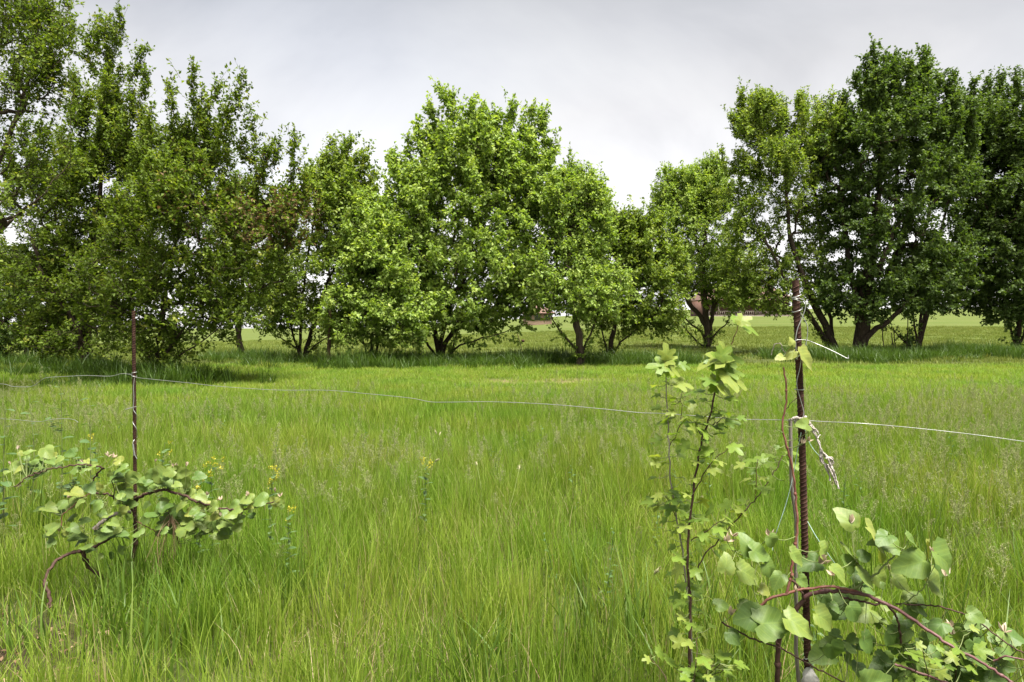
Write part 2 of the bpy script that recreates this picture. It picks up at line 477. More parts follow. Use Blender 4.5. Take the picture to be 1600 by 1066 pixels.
def make_tree(label, base_px, d, blobs, stems, mat, n_nodes=260, twigs=6, leaves=11, leaf=(0.075, 0.042), droop=0.3, up=0.5,
              shoots=(), bark='bark', r_tip=0.005, seed=1, lump=None, brown=(), category='tree', name='fruit_tree', group='trees along the field edge', twig_len=(0.18, 0.44), trunk_r=0.10):
    r = np.random.default_rng(seed)
    n_nodes = int(n_nodes * 1.66)
    leaves = int(leaves * 1.09)
    leaf = (leaf[0] * 1.1, leaf[1] * 1.2)
    base = GP(base_px, d, -0.05)
    px2m = d / F
    # --- crown volume: ellipsoids placed from the silhouette
    cen, rad = [], []
    for (px, py, rx, ry, dd) in blobs:
        py, ry = py + 0.12 * ry, ry * 0.93
        c = P(px, py, d + dd)
        k = (d + dd) / F
        cen.append(c)
        rad.append((rx * k, 0.5 * (rx + ry) * k * 0.9, ry * k))
    cen, rad = np.array(cen), np.array(rad)
    wgt = rad.prod(1) ** 0.85
    wgt /= wgt.sum()
    which = r.choice(len(cen), n_nodes, p=wgt)
    dirs = unit(r.normal(size=(n_nodes, 3)))
    rr = r.random(n_nodes) ** (1 / 2.6)
    targets = cen[which] + dirs * rr[:, None] * rad[which] * 0.95
    # --- stems
    node, par, dirn, chains = [base], [-1], [np.array([0, 0, 1.0])], []

    def grow(parent, pts):
        ids = [parent]
        for q in pts:
            node.append(np.asarray(q))
            par.append(ids[-1])
            dirn.append(unit(q - node[ids[-1]]))
            ids.append(len(node) - 1)
        chains.append(ids)
        return ids

    for st in stems:
        ctrl = [base + np.array([r.normal(0, 0.5 * trunk_r), r.normal(0, trunk_r), 0])] + [P(px, py, d + dd) for (px, py, dd) in st]
        ln = sum(np.linalg.norm(np.subtract(ctrl[i + 1], ctrl[i])) for i in range(len(ctrl) - 1))
        n = max(4, int(ln / 0.22))
        pts = spline(ctrl, n)
        pts[1:-1] += r.normal(0, 0.018, (n - 2, 3))
        ids = grow(0, pts)
    cc = cen.mean(0)
    order = np.argsort(np.linalg.norm(targets - (base * 0.35 + cc * 0.65), axis=1))
    plen = None
    for ti in order:
        t = targets[ti]
        A = np.array(node)
        D = np.array(dirn)
        dv = t - A
        dist = np.linalg.norm(dv, axis=1)
        cosang = (dv * D).sum(1) / np.maximum(dist, 1e-6)
        low = (A[:, 2] - base[2]) < 0.35
        cost = dist * (1.25 - 0.35 * cosang) + np.maximum(A[:, 2] - t[2], 0) * 0.6 + low * 2.0
        j = int(np.argmin(cost))
        if dist[j] < 0.12:
            continue
        n = max(2, int(dist[j] / 0.25))
        s = np.linspace(0, 1, n + 1)[1:, None]
        ctrlp = A[j] + D[j] * dist[j] * 0.35 + np.array([0, 0, 0.10 * dist[j]])
        pts = (1 - s) ** 2 * A[j] + 2 * s * (1 - s) * ctrlp + s ** 2 * t
        pts = pts + r.normal(0, 0.02, pts.shape) * (s < 1)
        grow(j, pts)
    # upright shoots at the top of the crown
    shoot_ids = []
    for (px, py, dd) in shoots:
        t = P(px, py + 14, d + dd)
        A = np.array(node)
        dv = t - A
        dist = np.linalg.norm(dv, axis=1)
        cost = dist + 1.2 * np.linalg.norm(dv[:, :2], axis=1) + 5 * (dv[:, 2] < 0.2)
        j = int(np.argmin(cost))
        n = max(3, int(dist[j] / 0.16))
        s = np.linspace(0, 1, n + 1)[1:, None]
        mid = 0.5 * (A[j] + t)
        mid[:2] = 0.25 * A[j][:2] + 0.75 * t[:2]
        pts = (1 - s) ** 2 * A[j] + 2 * s * (1 - s) * mid + s ** 2 * t
        shoot_ids += grow(j, pts)[1:]
    tips = np.array([c[-1] for c in chains[len(stems):]])
    A = np.array(node)
    zt = A[tips][:, 2]
    outer = np.linalg.norm((A[tips] - cc)[:, :2], axis=1)
    sc_ = (zt - cc[2]) + 0.25 * outer + r.normal(0, 0.25, len(tips))
    for j in tips[np.argsort(-sc_)[:int(len(tips) * 0.24)]]:
        o_ = unit((A[j] - cc) * np.array([1, 1, 0.0]))
        dv = unit(np.array([0, 0, 1.0]) + o_ * r.uniform(0.0, 0.30) + r.normal(0, 0.07, 3))
        ln_ = r.uniform(0.25, 0.62)
        n = int(ln_ / 0.12)
        shoot_ids += grow(j, A[j] + dv * (np.arange(1, n + 1) / n * ln_)[:, None] + r.normal(0, 0.012, (n, 3)))[1:]
    A = np.array(node)
    D = np.array(dirn)
    par_a = np.array(par)
    R = np.zeros(len(A))
    pw = 2.35
    acc = np.zeros(len(A))
    for i in range(len(A) - 1, -1, -1):
        if acc[i] == 0:
            acc[i] = r_tip ** pw
        R[i] = acc[i] ** (1 / pw)
        if par_a[i] >= 0:
            acc[par_a[i]] += acc[i] * (1.0 if i in () else 1.0)
    big = max(R[c[1]] for c in chains[:len(stems)])
    R = r_tip * (R / r_tip) ** (math.log(trunk_r / r_tip) / math.log(big / r_tip))
    root = empty(name, base, label, category, group)
    g = Geo()
    for ci, ids in enumerate(chains):
        pts = A[ids]
        rd = R[ids].copy()
        if ci < len(stems):
            rd = np.maximum(rd, trunk_r * 0.62 * (1 - 0.9 * np.linspace(0, 1, len(ids)) ** 0.7))
        rd[0] = min(rd[0], rd[1] * 1.25)
        if ids[0] == 0:
            rd[0] = rd[1] * 1.35
            if len(ids) > 2:
                rd[1] *= 1.15
        n = min(max(len(ids), 3), 26)
        q = np.linspace(0, len(ids) - 1, n)
        pts = np.stack([np.interp(q, np.arange(len(ids)), pts[:, k]) for k in range(3)], 1)
        rd = np.interp(q, np.arange(len(ids)), rd)
        sides = 9 if rd.max() > 0.05 else (5 if rd.max() > 0.015 else 3)
        v, f = tubes(pts[None], rd[None], sides)
        g.add(v, f, r.random())
    # --- twigs
    thin = np.where(R < 0.03)[0]
    tw_n = np.full(len(thin), 1)
    extra = int(n_nodes * twigs) - len(thin)
    if extra > 0:
        pick = np.concatenate([thin, r.choice(thin, extra)])
    else:
        pick = r.choice(thin, n_nodes * twigs)
    b = A[pick] + r.normal(0, 0.07, (len(pick), 3))
    outw = unit(b - (cc - np.array([0, 0, 0.5])))
    td = unit(outw * 0.45 + np.array([0, 0, up]) + D[pick] * 0.5 + r.normal(0, 0.55, b.shape))
    tl = r.uniform(*twig_len, len(pick))
    if len(shoot_ids):
        sh = np.repeat(np.array(shoot_ids), 2)
        b = np.concatenate([b, A[sh]])
        td = np.concatenate([td, unit(D[sh] * 0.7 + r.normal(0, 0.5, (len(sh), 3)))])
        tl = np.concatenate([tl, r.uniform(0.05, 0.16, len(sh))])
    n_t = len(b)
    bend = r.normal(0, 0.12, (n_t, 3)) + np.array([0, 0, -0.10 * droop])
    s = np.linspace(0, 1, 3)[None, :, None]
    tp = b[:, None] + td[:, None] * tl[:, None, None] * s + bend[:, None] * tl[:, None, None] * s ** 2
    tr = np.array([0.0042, 0.0022])[None] * np.ones((n_t, 1))
    v, f = tubes(tp[:, ::2], tr, 3)
    g.add(v, f, 0.3)
    trunk = obj('trunk', g.mesh('trunk', M[bark], True, base), root)
    # --- leaves
    k = leaves
    s = r.uniform(0.08, 1.05, (n_t, k))[:, :, None]
    lb = b[:, None] + td[:, None] * tl[:, None, None] * s + bend[:, None] * tl[:, None, None] * s ** 2
    n_l = n_t * k
    lb = lb.reshape(-1, 3)
    la = unit(np.repeat(td, k, 0) * 0.35 + r.normal(0, 0.6, (n_l, 3)) + np.array([0, 0, -droop]))
    ln = unit(r.normal(0, 0.7, (n_l, 3)) + np.array([0, -0.05, 0.7]) + 0.25 * np.repeat(unit(b - cc), k, 0))
    lb = lb + la * 0.015
    L = leaf[0] * r.uniform(0.65, 1.25, n_l)
    W = leaf[1] * r.uniform(0.75, 1.2, n_l) * L / leaf[0]
    v, f = leaf_quads(lb, la, ln, L, W)
    # colour runs with the shoot: young leaves at shoot ends are yellower
    tone = np.repeat(np.clip(r.normal(0.48, 0.20, n_t), 0, 1), k) * 0.75 + 0.25 * (s.reshape(-1)) + r.normal(0, 0.08, n_l)
    if len(shoot_ids):
        tone[-len(sh) * k:] += 0.12
    tone = np.clip(tone, 0, 0.97)
    mats, mi = [M[mat]], None
    if brown:
        mats = [M[mat], M['leaf_brown']]
        fl = np.zeros(n_l, int)
        for (px, py, rx, ry, prob) in brown:
            c = P(px, py, d)
            q = ((lb - c) / (np.array([rx, 1e3, ry]) * px2m)) ** 2
            fl |= ((q.sum(1) < 1) & (r.random(n_l) < prob)).astype(int)
        mi = np.repeat(fl, 2)
    me = mesh('crown', v - base, [f], mats, {'var': np.repeat(tone, 4)}, midx=mi)
    crown = obj('crown', me, root)
    return root


# Silhouettes: blobs are (px, py, rx, ry, depth offset); stems are polylines of (px, py, depth offset)
make_tree('yellow-green plum tree behind the thin rusty rod, brownish shoots on its outer side', 246, 14.5,
          [(290, 355, 115, 110, 0), (250, 450, 130, 100, 0.2), (390, 370, 80, 95, -0.3), (300, 255, 60, 50, 0.5), (180, 440, 80, 80, 0.3), (340, 480, 90, 55, -0.4), (250, 530, 75, 38, 0), (440, 350, 45, 60, 0)],
          [[(235, 560, 0.1), (205, 480, 0.4), (190, 400, 0.6)], [(248, 540, 0), (262, 440, 0.2), (290, 310, 0.4)], [(262, 550, -0.1), (310, 480, -0.3), (370, 400, -0.5), (420, 340, -0.4)], [(255, 555, 0.3), (300, 500, 0.6), (330, 380, 1.0)], [(262, 570, -0.2), (320, 530, -0.6), (390, 470, -0.8)]],
          'leaf_plum', 330, 8, 12, (0.075, 0.040), 0.05, 0.55,
          shoots=[(300, 122, 0), (270, 160, 0.2), (334, 140, 0.1), (372, 155, 0), (352, 190, -.2), (398, 205, 0), (430, 235, 0), (455, 245, -.3), (235, 190, .4), (410, 260, -.2), (380, 230, .3), (318, 170, .4)], seed=3, trunk_r=0.06,
          brown=[(445, 350, 70, 45, 0.30), (400, 320, 110, 80, 0.06)])
make_tree('tall dark plum tree standing just behind the yellow-green plum tree', 130, 17.0,
          [(145, 270, 85, 110, 0), (160, 165, 48, 60, 0), (90, 310, 80, 110, 0.3), (130, 400, 120, 90, 0.2), (210, 260, 70, 90, 0.3), (60, 420, 80, 80, 0), (150, 480, 110, 50, 0), (60, 505, 80, 45, 0), (130, 520, 110, 38, -.2), (150, 360, 110, 100, 0.5)],
          [[(128, 500, 0), (120, 400, 0.2), (110, 300, 0.3)], [(135, 490, 0), (150, 380, 0), (160, 230, 0), (170, 130, 0)], [(140, 500, 0.1), (190, 400, 0.4), (220, 280, 0.5)], [(120, 510, -.2), (70, 430, -.4), (40, 350, -.3)]],
          'leaf_plum', 410, 8, 12, (0.075, 0.042), 0.05, 0.5,
          shoots=[(165, 42, 0), (150, 60, 0.2), (190, 45, 0), (135, 75, .3), (110, 60, .2), (215, 95, .1), (92, 40, 0), (225, 130, 0), (175, 70, .4)], seed=4, trunk_r=0.08)
make_tree('thin open plum tree cut by the picture edge, long sparse branches against sky', -90, 12.0,
          [(-40, 250, 110, 130, 0), (30, 130, 70, 90, 0), (-20, 40, 100, 60, 0), (40, 270, 60, 60, 0.2), (-60, 400, 90, 70, 0), (70, 40, 50, 50, 0.3), (-140, 200, 90, 160, 0), (-75, 300, 95, 110, -1.8), (-170, 380, 110, 90, -2.2)],
          [[(-70, 460, 0), (-30, 330, 0), (30, 170, 0), (70, 60, 0)], [(-80, 450, 0), (-60, 300, 0.2), (-20, 150, 0.2), (10, 10, 0.2)], [(-80, 460, 0), (-20, 380, -0.2), (60, 310, -0.2), (110, 250, 0)]],
          'leaf_plum', 250, 5, 10, (0.062, 0.034), 0.15, 0.3, shoots=[(100, 20, 0), (85, 90, 0), (60, 0, 0), (110, 150, 0), (95, 210, 0)], seed=5, trunk_r=0.09)
make_tree('low dark bushy tree in the shade beyond the tall dark plum tree', 40, 21.0,
          [(40, 470, 90, 75, 0), (-30, 450, 80, 90, 0), (100, 490, 60, 55, 0.3), (20, 530, 90, 32, 0), (90, 530, 60, 28, -.3)],
          [[(38, 530, 0), (30, 480, 0), (10, 430, 0)], [(44, 530, 0), (60, 480, 0), (80, 440, 0)], [(40, 535, 0), (0, 500, -.3), (-30, 450, -.3)]],
          'leaf_cherry', 210, 8, 12, (0.09, 0.055), 0.15, 0.35, seed=6)
make_tree('slim tree with a single straight brown trunk beside the yellow-green plum tree', 375, 23.0,
          [(375, 430, 60, 70, 0), (380, 350, 50, 80, 0.3), (420, 470, 50, 40, 0)],
          [[(374, 530, 0), (375, 470, 0), (378, 380, 0)]],
          'leaf_plum', 130, 7, 11, (0.08, 0.045), 0.1, 0.5, seed=7, r_tip=0.007)
make_tree('many-stemmed green fruit tree with a pale pointed top between plum tree and pear tree', 474, 20.0,
          [(520, 340, 70, 90, 0), (490, 440, 85, 90, 0), (540, 300, 45, 65, 0.2), (450, 480, 50, 50, -.3), (560, 400, 60, 90, 0.5), (480, 495, 75, 30, 0), (545, 505, 45, 26, .2), (430, 440, 55, 50, 0), (550, 480, 60, 35, 0.3)],
          [[(460, 530, 0), (440, 460, -.2), (430, 400, -.2)], [(470, 530, 0), (475, 450, 0), (490, 350, 0), (520, 270, 0)], [(482, 535, .1), (500, 470, .3), (540, 380, .5), (560, 320, .5)], [(485, 545, -.2), (520, 520, -.4), (560, 490, -.5)], [(465, 545, -.2), (430, 525, -.4), (410, 500, -.4)]],
          'leaf_bright', 270, 8, 12, (0.085, 0.05), 0.15, 0.5,
          shoots=[(520, 232, 0), (538, 235, 0), (553, 255, 0), (490, 275, 0), (575, 275, 0), (505, 250, .3), (565, 262, .2)], seed=8, trunk_r=0.07,
          brown=[(465, 340, 60, 50, 0.25)])
make_tree('small bushy fruit tree with low drooping branches left of the big pear tree', 580, 19.0,
          [(590, 440, 70, 70, 0), (560, 480, 60, 50, -.3), (620, 490, 60, 45, -.3), (555, 520, 50, 20, -.2), (620, 518, 50, 22, -.3), (590, 370, 45, 60, 0.2)],
          [[(568, 535, 0), (555, 490, 0), (545, 440, 0)], [(580, 530, 0), (585, 460, 0), (590, 380, 0)], [(592, 535, 0), (612, 490, 0), (630, 440, 0)]],
          'leaf_pear', 190, 8, 12, (0.09, 0.058), 0.45, 0.35, seed=9, trunk_r=0.06)
make_tree('big round light green pear tree with many stems in the middle of the row', 688, 20.5,
          [(735, 340, 130, 115, 0), (750, 245, 98, 70, 0), (640, 330, 65, 85, 0), (735, 430, 140, 85, -0.4), (810, 400, 70, 80, -0.3), (820, 300, 55, 80, 0), (640, 430, 80, 75, 0), (710, 475, 120, 34, -.2), (645, 495, 60, 26, -.4), (740, 500, 70, 18, -.3), (800, 450, 60, 40, -.3)],
          [[(665, 530, 0), (640, 470, 0), (620, 400, 0), (625, 300, 0)], [(680, 520, 0), (675, 430, 0), (690, 300, 0.1), (705, 200, 0.1)], [(692, 520, .2), (720, 430, .4), (760, 320, .5), (790, 210, .5)], [(700, 530, 0), (745, 470, -.2), (800, 390, -.3), (840, 320, -.2)], [(712, 545, -.3), (750, 530, -.7), (800, 515, -.9), (835, 490, -.9)], [(690, 530, -.3), (700, 460, -.9), (730, 380, -1.0)], [(705, 548, 0.2), (720, 500, 0.6), (735, 440, 1.0)]],
          'leaf_pear', 560, 8, 12, (0.10, 0.062), 0.45, 0.5,
          shoots=[(700, 158, 0), (712, 165, .1), (755, 172, 0), (798, 172, 0), (830, 172, 0), (664, 215, 0), (640, 240, 0), (740, 200, .3), (862, 220, 0), (680, 180, .2), (775, 195, .2), (812, 195, .1), (850, 205, 0), (655, 200, .2), (845, 180, .2), (620, 255, 0)], seed=10, trunk_r=0.08)
make_tree('pale green fruit tree leaning out beside the big pear tree, forked near the ground', 904, 18.8,
          [(905, 360, 60, 75, 0.6), (885, 420, 65, 65, 0.2), (930, 450, 65, 45, -0.2), (885, 330, 38, 48, 0.5), (868, 462, 45, 26, -0.2)],
          [[(903, 550, 0), (885, 530, 0), (860, 495, 0), (850, 460, 0)], [(908, 550, 0), (900, 500, 0), (890, 420, 0.3), (890, 340, 0.5)], [(912, 550, 0.1), (930, 500, 0.2), (945, 450, 0.2)]],
          'leaf_pear', 250, 8, 12, (0.085, 0.052), 0.35, 0.45, bark='bark_grey',
          shoots=[(893, 265, .6), (905, 280, .6), (920, 290, .6), (870, 290, .5), (935, 315, .4), (945, 330, .4)], seed=12, trunk_r=0.1)
make_tree('dense low fruit tree with dark spreading stems right behind the forked pale green one', 950, 21.0,
          [(980, 410, 65, 60, 0), (1020, 460, 50, 60, 0), (950, 470, 70, 40, 0), (990, 370, 45, 35, 0), (1020, 495, 52, 25, 0), (965, 494, 70, 25, 0), (1040, 430, 35, 50, 0)],
          [[(945, 530, 0), (930, 480, 0), (920, 430, 0)], [(955, 530, 0), (970, 470, 0), (985, 390, 0)], [(965, 540, 0), (1000, 510, -.2), (1035, 470, -.2)]],
          'leaf_bright', 230, 8, 12, (0.085, 0.05), 0.3, 0.4, seed=13, trunk_r=0.075,
          shoots=[(970, 345, 0), (995, 345, 0), (955, 355, 0)])
make_tree('small round-topped tree with pale bare trunk and twiggy low branches in the field', 1107, 28.0,
          [(1085, 370, 75, 85, 0), (1070, 320, 50, 55, 0), (1120, 420, 65, 60, 0), (1140, 445, 45, 40, 0), (1050, 420, 50, 50, 0), (1110, 300, 35, 50, 0)],
          [[(1104, 500, 0), (1098, 440, 0), (1085, 360, 0)], [(1112, 500, 0), (1122, 450, 0), (1130, 390, 0)], [(1096, 520, 0), (1060, 490, 0), (1035, 475, 0)], [(1100, 505, 0), (1075, 470, 0), (1060, 430, 0)], [(1116, 525, 0), (1135, 505, 0), (1145, 480, 0)], [(1090, 535, 0.2), (1072, 515, 0.2), (1058, 500, 0.2)]],
          'leaf_pear', 390, 8, 12, (0.085, 0.052), 0.2, 0.5, bark='bark_grey', seed=14, trunk_r=0.13,
          shoots=[(1085, 262, 0), (1060, 275, 0), (1100, 265, 0), (1115, 250, 0), (1045, 300, 0)])
make_tree('open airy tree with dark leaning limbs behind the thick rusty rod', 1312, 24.0,
          [(1210, 290, 75, 85, 0), (1190, 200, 45, 50, 0), (1260, 210, 60, 55, 0), (1180, 400, 55, 70, 0), (1150, 340, 35, 55, 0), (1205, 455, 70, 40, 0), (1250, 410, 60, 55, .3), (1160, 440, 45, 40, 0), (1270, 330, 50, 80, 0.5), (1290, 440, 40, 50, .5)],
          [[(1280, 520, 0), (1250, 480, -.2), (1200, 445, -.3), (1165, 420, -.3)], [(1290, 510, 0), (1262, 450, 0), (1235, 370, 0), (1225, 260, 0), (1200, 180, 0)], [(1300, 510, 0.3), (1285, 440, .5), (1280, 350, .5), (1262, 230, .5)], [(1275, 505, -.2), (1225, 430, -.5), (1180, 340, -.4)]],
          'leaf_bright', 390, 8, 12, (0.085, 0.048), 0.2, 0.4, seed=15, trunk_r=0.12,
          shoots=[(1162, 150, 0), (1215, 155, 0), (1250, 155, 0), (1278, 160, 0), (1150, 195, 0), (1190, 160, .2), (1130, 235, 0), (1120, 290, 0), (1180, 165, .3)])
make_tree('tallest dark cherry tree on the far side of the rusty rod, thick short trunk', 1345, 23.5,
          [(1400, 260, 110, 130, 0), (1395, 160, 70, 60, 0), (1340, 330, 70, 90, 0), (1420, 400, 100, 75, -0.4), (1330, 440, 65, 55, -.3), (1470, 240, 55, 90, 0), (1310, 240, 45, 60, 0), (1360, 465, 85, 30, -.3), (1300, 465, 45, 28, -.4), (1470, 400, 70, 55, -.3), (1440, 462, 60, 28, -.4)],
          [[(1343, 520, 0), (1338, 470, 0), (1325, 400, 0), (1315, 300, 0)], [(1348, 515, 0), (1355, 440, 0), (1370, 330, 0), (1380, 200, 0)], [(1356, 525, -.2), (1390, 500, -.3), (1430, 460, -.4), (1480, 400, -.4)], [(1350, 510, .3), (1395, 420, .4), (1430, 300, .4), (1450, 190, .3)]],
          'leaf_cherry', 480, 10, 12, (0.105, 0.062), 0.25, 0.45, seed=16, trunk_r=0.24,
          shoots=[(1365, 92, 0), (1385, 105, 0), (1410, 100, 0), (1445, 92, 0), (1490, 120, 0), (1340, 125, 0), (1465, 118, .2), (1430, 112, .2), (1320, 150, 0), (1395, 95, .3), (1480, 140, .1), (1355, 112, .1)])
make_tree('dark cherry tree with several thin stems between the tallest cherry and the last tree', 1436, 25.5,
          [(1520, 260, 75, 110, 0.5), (1480, 420, 75, 70, 0), (1550, 380, 70, 80, 0.3), (1530, 190, 50, 50, .5), (1420, 455, 50, 35, 0), (1510, 470, 60, 24, -.2)],
          [[(1430, 520, 0), (1425, 480, 0), (1415, 430, 0)], [(1436, 520, 0), (1445, 460, 0), (1470, 360, .2), (1500, 250, .4)], [(1442, 515, 0), (1460, 460, .2), (1510, 380, .3), (1550, 300, .4)], [(1425, 545, -.2), (1400, 520, -.4), (1380, 505, -.4)]],
          'leaf_cherry', 330, 10, 12, (0.10, 0.06), 0.25, 0.45, seed=17, trunk_r=0.1,
          shoots=[(1520, 130, .5), (1545, 135, .5), (1560, 130, .5), (1500, 150, .5), (1585, 140, .5)])
make_tree('darkest tree of the row, cut by the picture edge, drooping over a bare trunk', 1592, 24.5,
          [(1590, 330, 70, 130, 0), (1570, 440, 70, 60, -.3), (1640, 260, 80, 120, 0), (1620, 440, 60, 70, 0), (1600, 200, 50, 60, 0), (1575, 485, 60, 20, 0)],
          [[(1585, 530, 0), (1575, 490, 0), (1560, 430, 0)], [(1592, 520, 0), (1590, 440, 0), (1590, 300, 0)], [(1600, 520, 0), (1620, 440, 0), (1640, 300, 0)]],
          'leaf_cherry', 330, 10, 12, (0.10, 0.06), 0.3, 0.4, seed=18, shoots=[(1590, 125, 0), (1610, 120, 0)])

# ------------------------------------------------------------------ grass (stuff)
def blades(n, R, h, w, seg, lean, r, tone=(0.45, 0.22), dry=0.05, wide=1.0):
    """One clump of n grass blades as strips."""
    a = r.uniform(0, 2 * np.pi, n)
    rad = R * np.sqrt(r.random(n))
    base = np.stack([rad * np.cos(a), rad * np.sin(a), np.full(n, -0.02)], 1)
    hd = a + r.normal(0, 1.1, n)
    hh = h * r.uniform(0.55, 1.12, n)
    ln = lean * np.abs(r.normal(0.6, 0.5, n)) * hh
    dirv = np.stack([np.cos(hd), np.sin(hd), np.zeros(n)], 1)
    t = np.linspace(0, 1, seg + 1)[None, :, None]
    bendp = r.uniform(1.5, 2.8, n)[:, None, None]
    c = base[:, None] + np.array([0, 0, 1.0]) * hh[:, None, None] * (t - 0.18 * (ln / hh)[:, None, None] * t ** 3) + dirv[:, None] * ln[:, None, None] * t ** bendp
    tw = hd + np.pi / 2 + r.normal(0, 0.6, n)
    side = np.stack([np.cos(tw), np.sin(tw), np.zeros(n)], 1)
    ww = w * r.uniform(0.6, 1.3, n)
    prof = (1 - t ** 2.2) * 0.9 + 0.1 * (1 - t)
    prof = np.maximum(prof, 0.06)
    l = c - side[:, None] * (ww[:, None, None] * prof * 0.5)
    rr = c + side[:, None] * (ww[:, None, None] * prof * 0.5)
    v = np.stack([l, rr], 2).reshape(-1, 3)
    k = np.arange(n)[:, None, None] * (seg + 1) * 2
    i = np.arange(seg)[None, :, None] * 2
    q = (k + i + np.array([0, 1, 3, 2])[None, None]).reshape(-1, 4)
    tn = np.clip(r.normal(tone[0], tone[1], n), 0, 0.88)
    d = r.random(n) < dry
    tn[d] = r.uniform(0.93, 1.0, d.sum())
    return v, q, np.repeat(tn, (seg + 1) * 2)


def panicle(r, h=0.55):
    """Airy seed head on a thin stem."""
    g = Geo()
    lean = r.normal(0, 0.10, 2)
    top = np.array([lean[0], lean[1], h])
    p = spline([np.zeros(3), np.array([lean[0] * 0.3, lean[1] * 0.3, h * 0.55]), top], 6)
    v, q = tubes(p[None], np.linspace(0.0013, 0.0007, 6)[None], 3)
    g.add(v, q, 0.15)
    n_b = 44
    s = r.uniform(0, 1, n_b)
    z0 = p[-1] * s[:, None] + (p[3] * 0.62 + p[-1] * 0.38) * (1 - s[:, None])
    a = r.uniform(0, 2 * np.pi, n_b)
    ln = (0.006 + 0.026 * (1 - s)) * r.uniform(0.4, 1.1, n_b)
    tip = z0 + np.stack([np.cos(a) * ln, np.sin(a) * ln, 0.35 * ln + 0.006], 1)
    bp = np.stack([z0, tip], 1)
    v, q = tubes(bp, np.full((n_b, 2), 0.0005), 3)
    g.add(v, q, 0.3)
    ax = unit(tip - z0 + r.normal(0, 0.012, tip.shape) + np.array([0, 0, 0.02]))
    for rep in range(2):
        b0 = tip - ax * 0.006 * rep + r.normal(0, 0.003, tip.shape)
        v, f = leaf_quads(b0, ax, unit(r.normal(size=ax.shape)), np.full(n_b, 0.0075), np.full(n_b, 0.0034))
        g.add(v, f, np.repeat(r.uniform(0.4, 1.0, n_b), 4))
    return g


def foxtail(r, h=0.5):
    g = Geo()
    lean = r.normal(0, 0.14, 2)
    p = spline([np.zeros(3), np.array([lean[0] * 0.25, lean[1] * 0.25, h * 0.6]), np.array([lean[0], lean[1], h])], 8)
    v, q = tubes(p[None], np.linspace(0.0016, 0.0009, 8)[None], 3)
    g.add(v, q, 0.3)
    e = p[-1] + unit(p[-1] - p[-2]) * np.linspace(0, 0.055, 7)[:, None] + np.array([0, 0, -0.02]) * np.linspace(0, 1, 7)[:, None] ** 2
    v, q = tubes(e[None], np.array([0.001, 0.0045, 0.006, 0.006, 0.005, 0.003, 0.0005])[None], 5)
    g.add(v, q, 0.9)
    n = 60
    s = r.uniform(0, 1, n)
    b = np.stack([np.interp(s, np.linspace(0, 1, 7), e[:, k]) for k in range(3)], 1)
    ax = unit(unit(e[-1] - e[0]) * 0.7 + r.normal(0, 0.6, (n, 3)))
    v, f = leaf_quads(b, ax, unit(r.normal(size=ax.shape)), np.full(n, 0.014), np.full(n, 0.0016))
    g.add(v, f, 1.0)
    return g


def scatter(name, pts, yaw, tilt, scl, idx, protos, label=None):
    coll = bpy.data.collections.new(name + '_sources')
    for i, p in enumerate(protos):
        o = bpy.data.objects.new('%s_source_%02d' % (name, i), p)
        coll.objects.link(o)
    me = bpy.data.meshes.new(name)
    me.vertices.add(len(pts))
    me.vertices.foreach_set('co', np.asarray(pts, np.float32).ravel())
    rot = np.stack([tilt[:, 0], tilt[:, 1], yaw], 1).astype(np.float32)
    a = me.attributes.new('rot', 'FLOAT_VECTOR', 'POINT')
    a.data.foreach_set('vector', rot.ravel())
    a = me.attributes.new('scl', 'FLOAT_VECTOR', 'POINT')
    a.data.foreach_set('vector', np.asarray(scl, np.float32).ravel())
    a = me.attributes.new('idx', 'INT', 'POINT')
    a.data.foreach_set('value', np.asarray(idx, np.int32))
    o = obj(name, me)
    ng = bpy.data.node_groups.new(name, 'GeometryNodeTree')
    ng.interface.new_socket('Geometry', in_out='INPUT', socket_type='NodeSocketGeometry')
    ng.interface.new_socket('Geometry', in_out='OUTPUT', socket_type='NodeSocketGeometry')
    gi, go = ng.nodes.new('NodeGroupInput'), ng.nodes.new('NodeGroupOutput')
    ci = ng.nodes.new('GeometryNodeCollectionInfo')
    ci.inputs['Collection'].default_value = coll
    ci.inputs['Separate Children'].default_value = True
    ci.inputs['Reset Children'].default_value = True
    ip = ng.nodes.new('GeometryNodeInstanceOnPoints')
    ip.inputs['Pick Instance'].default_value = True

    def na(nm, tp):
        x = ng.nodes.new('GeometryNodeInputNamedAttribute')
        x.data_type = tp
        x.inputs['Name'].default_value = nm
        return x.outputs['Attribute']
    e2r = ng.nodes.new('FunctionNodeEulerToRotation')
    ng.links.new(na('rot', 'FLOAT_VECTOR'), e2r.inputs[0])
    ng.links.new(gi.outputs[0], ip.inputs['Points'])
    ng.links.new(ci.outputs[0], ip.inputs['Instance'])
    ng.links.new(na('idx', 'INT'), ip.inputs['Instance Index'])
    ng.links.new(e2r.outputs[0], ip.inputs['Rotation'])
    ng.links.new(na('scl', 'FLOAT_VECTOR'), ip.inputs['Scale'])
    ng.links.new(ip.outputs[0], go.inputs[0])
    mod = o.modifiers.new('scatter', 'NODES')
    mod.node_group = ng
    tag(o, label, kind='stuff')
    return o


def smooth_noise(x, y, s, seed):
    r = np.random.default_rng(seed)
    out = 0
    for k in range(6):
        a, ph = r.uniform(0, 2 * np.pi), r.uniform(0, 6.28)
        f = s * r.uniform(0.5, 1.8)
        out = out + np.sin((x * np.cos(a) + y * np.sin(a)) * f + ph)
    return out / 6


def wedge(d0, d1, dens, margin=1.5, k=0.80):
    """Random points in the part of the ground the camera could see between two distances, with room to the sides."""
    area = (d1 - d0) * (k * (d0 + d1) + 2 * margin)
    n = int(area * dens)
    y = np.sqrt(rng.uniform(d0 ** 2, d1 ** 2, n))
    x = rng.uniform(-1, 1, n) * (k * y + margin)
    return x, y


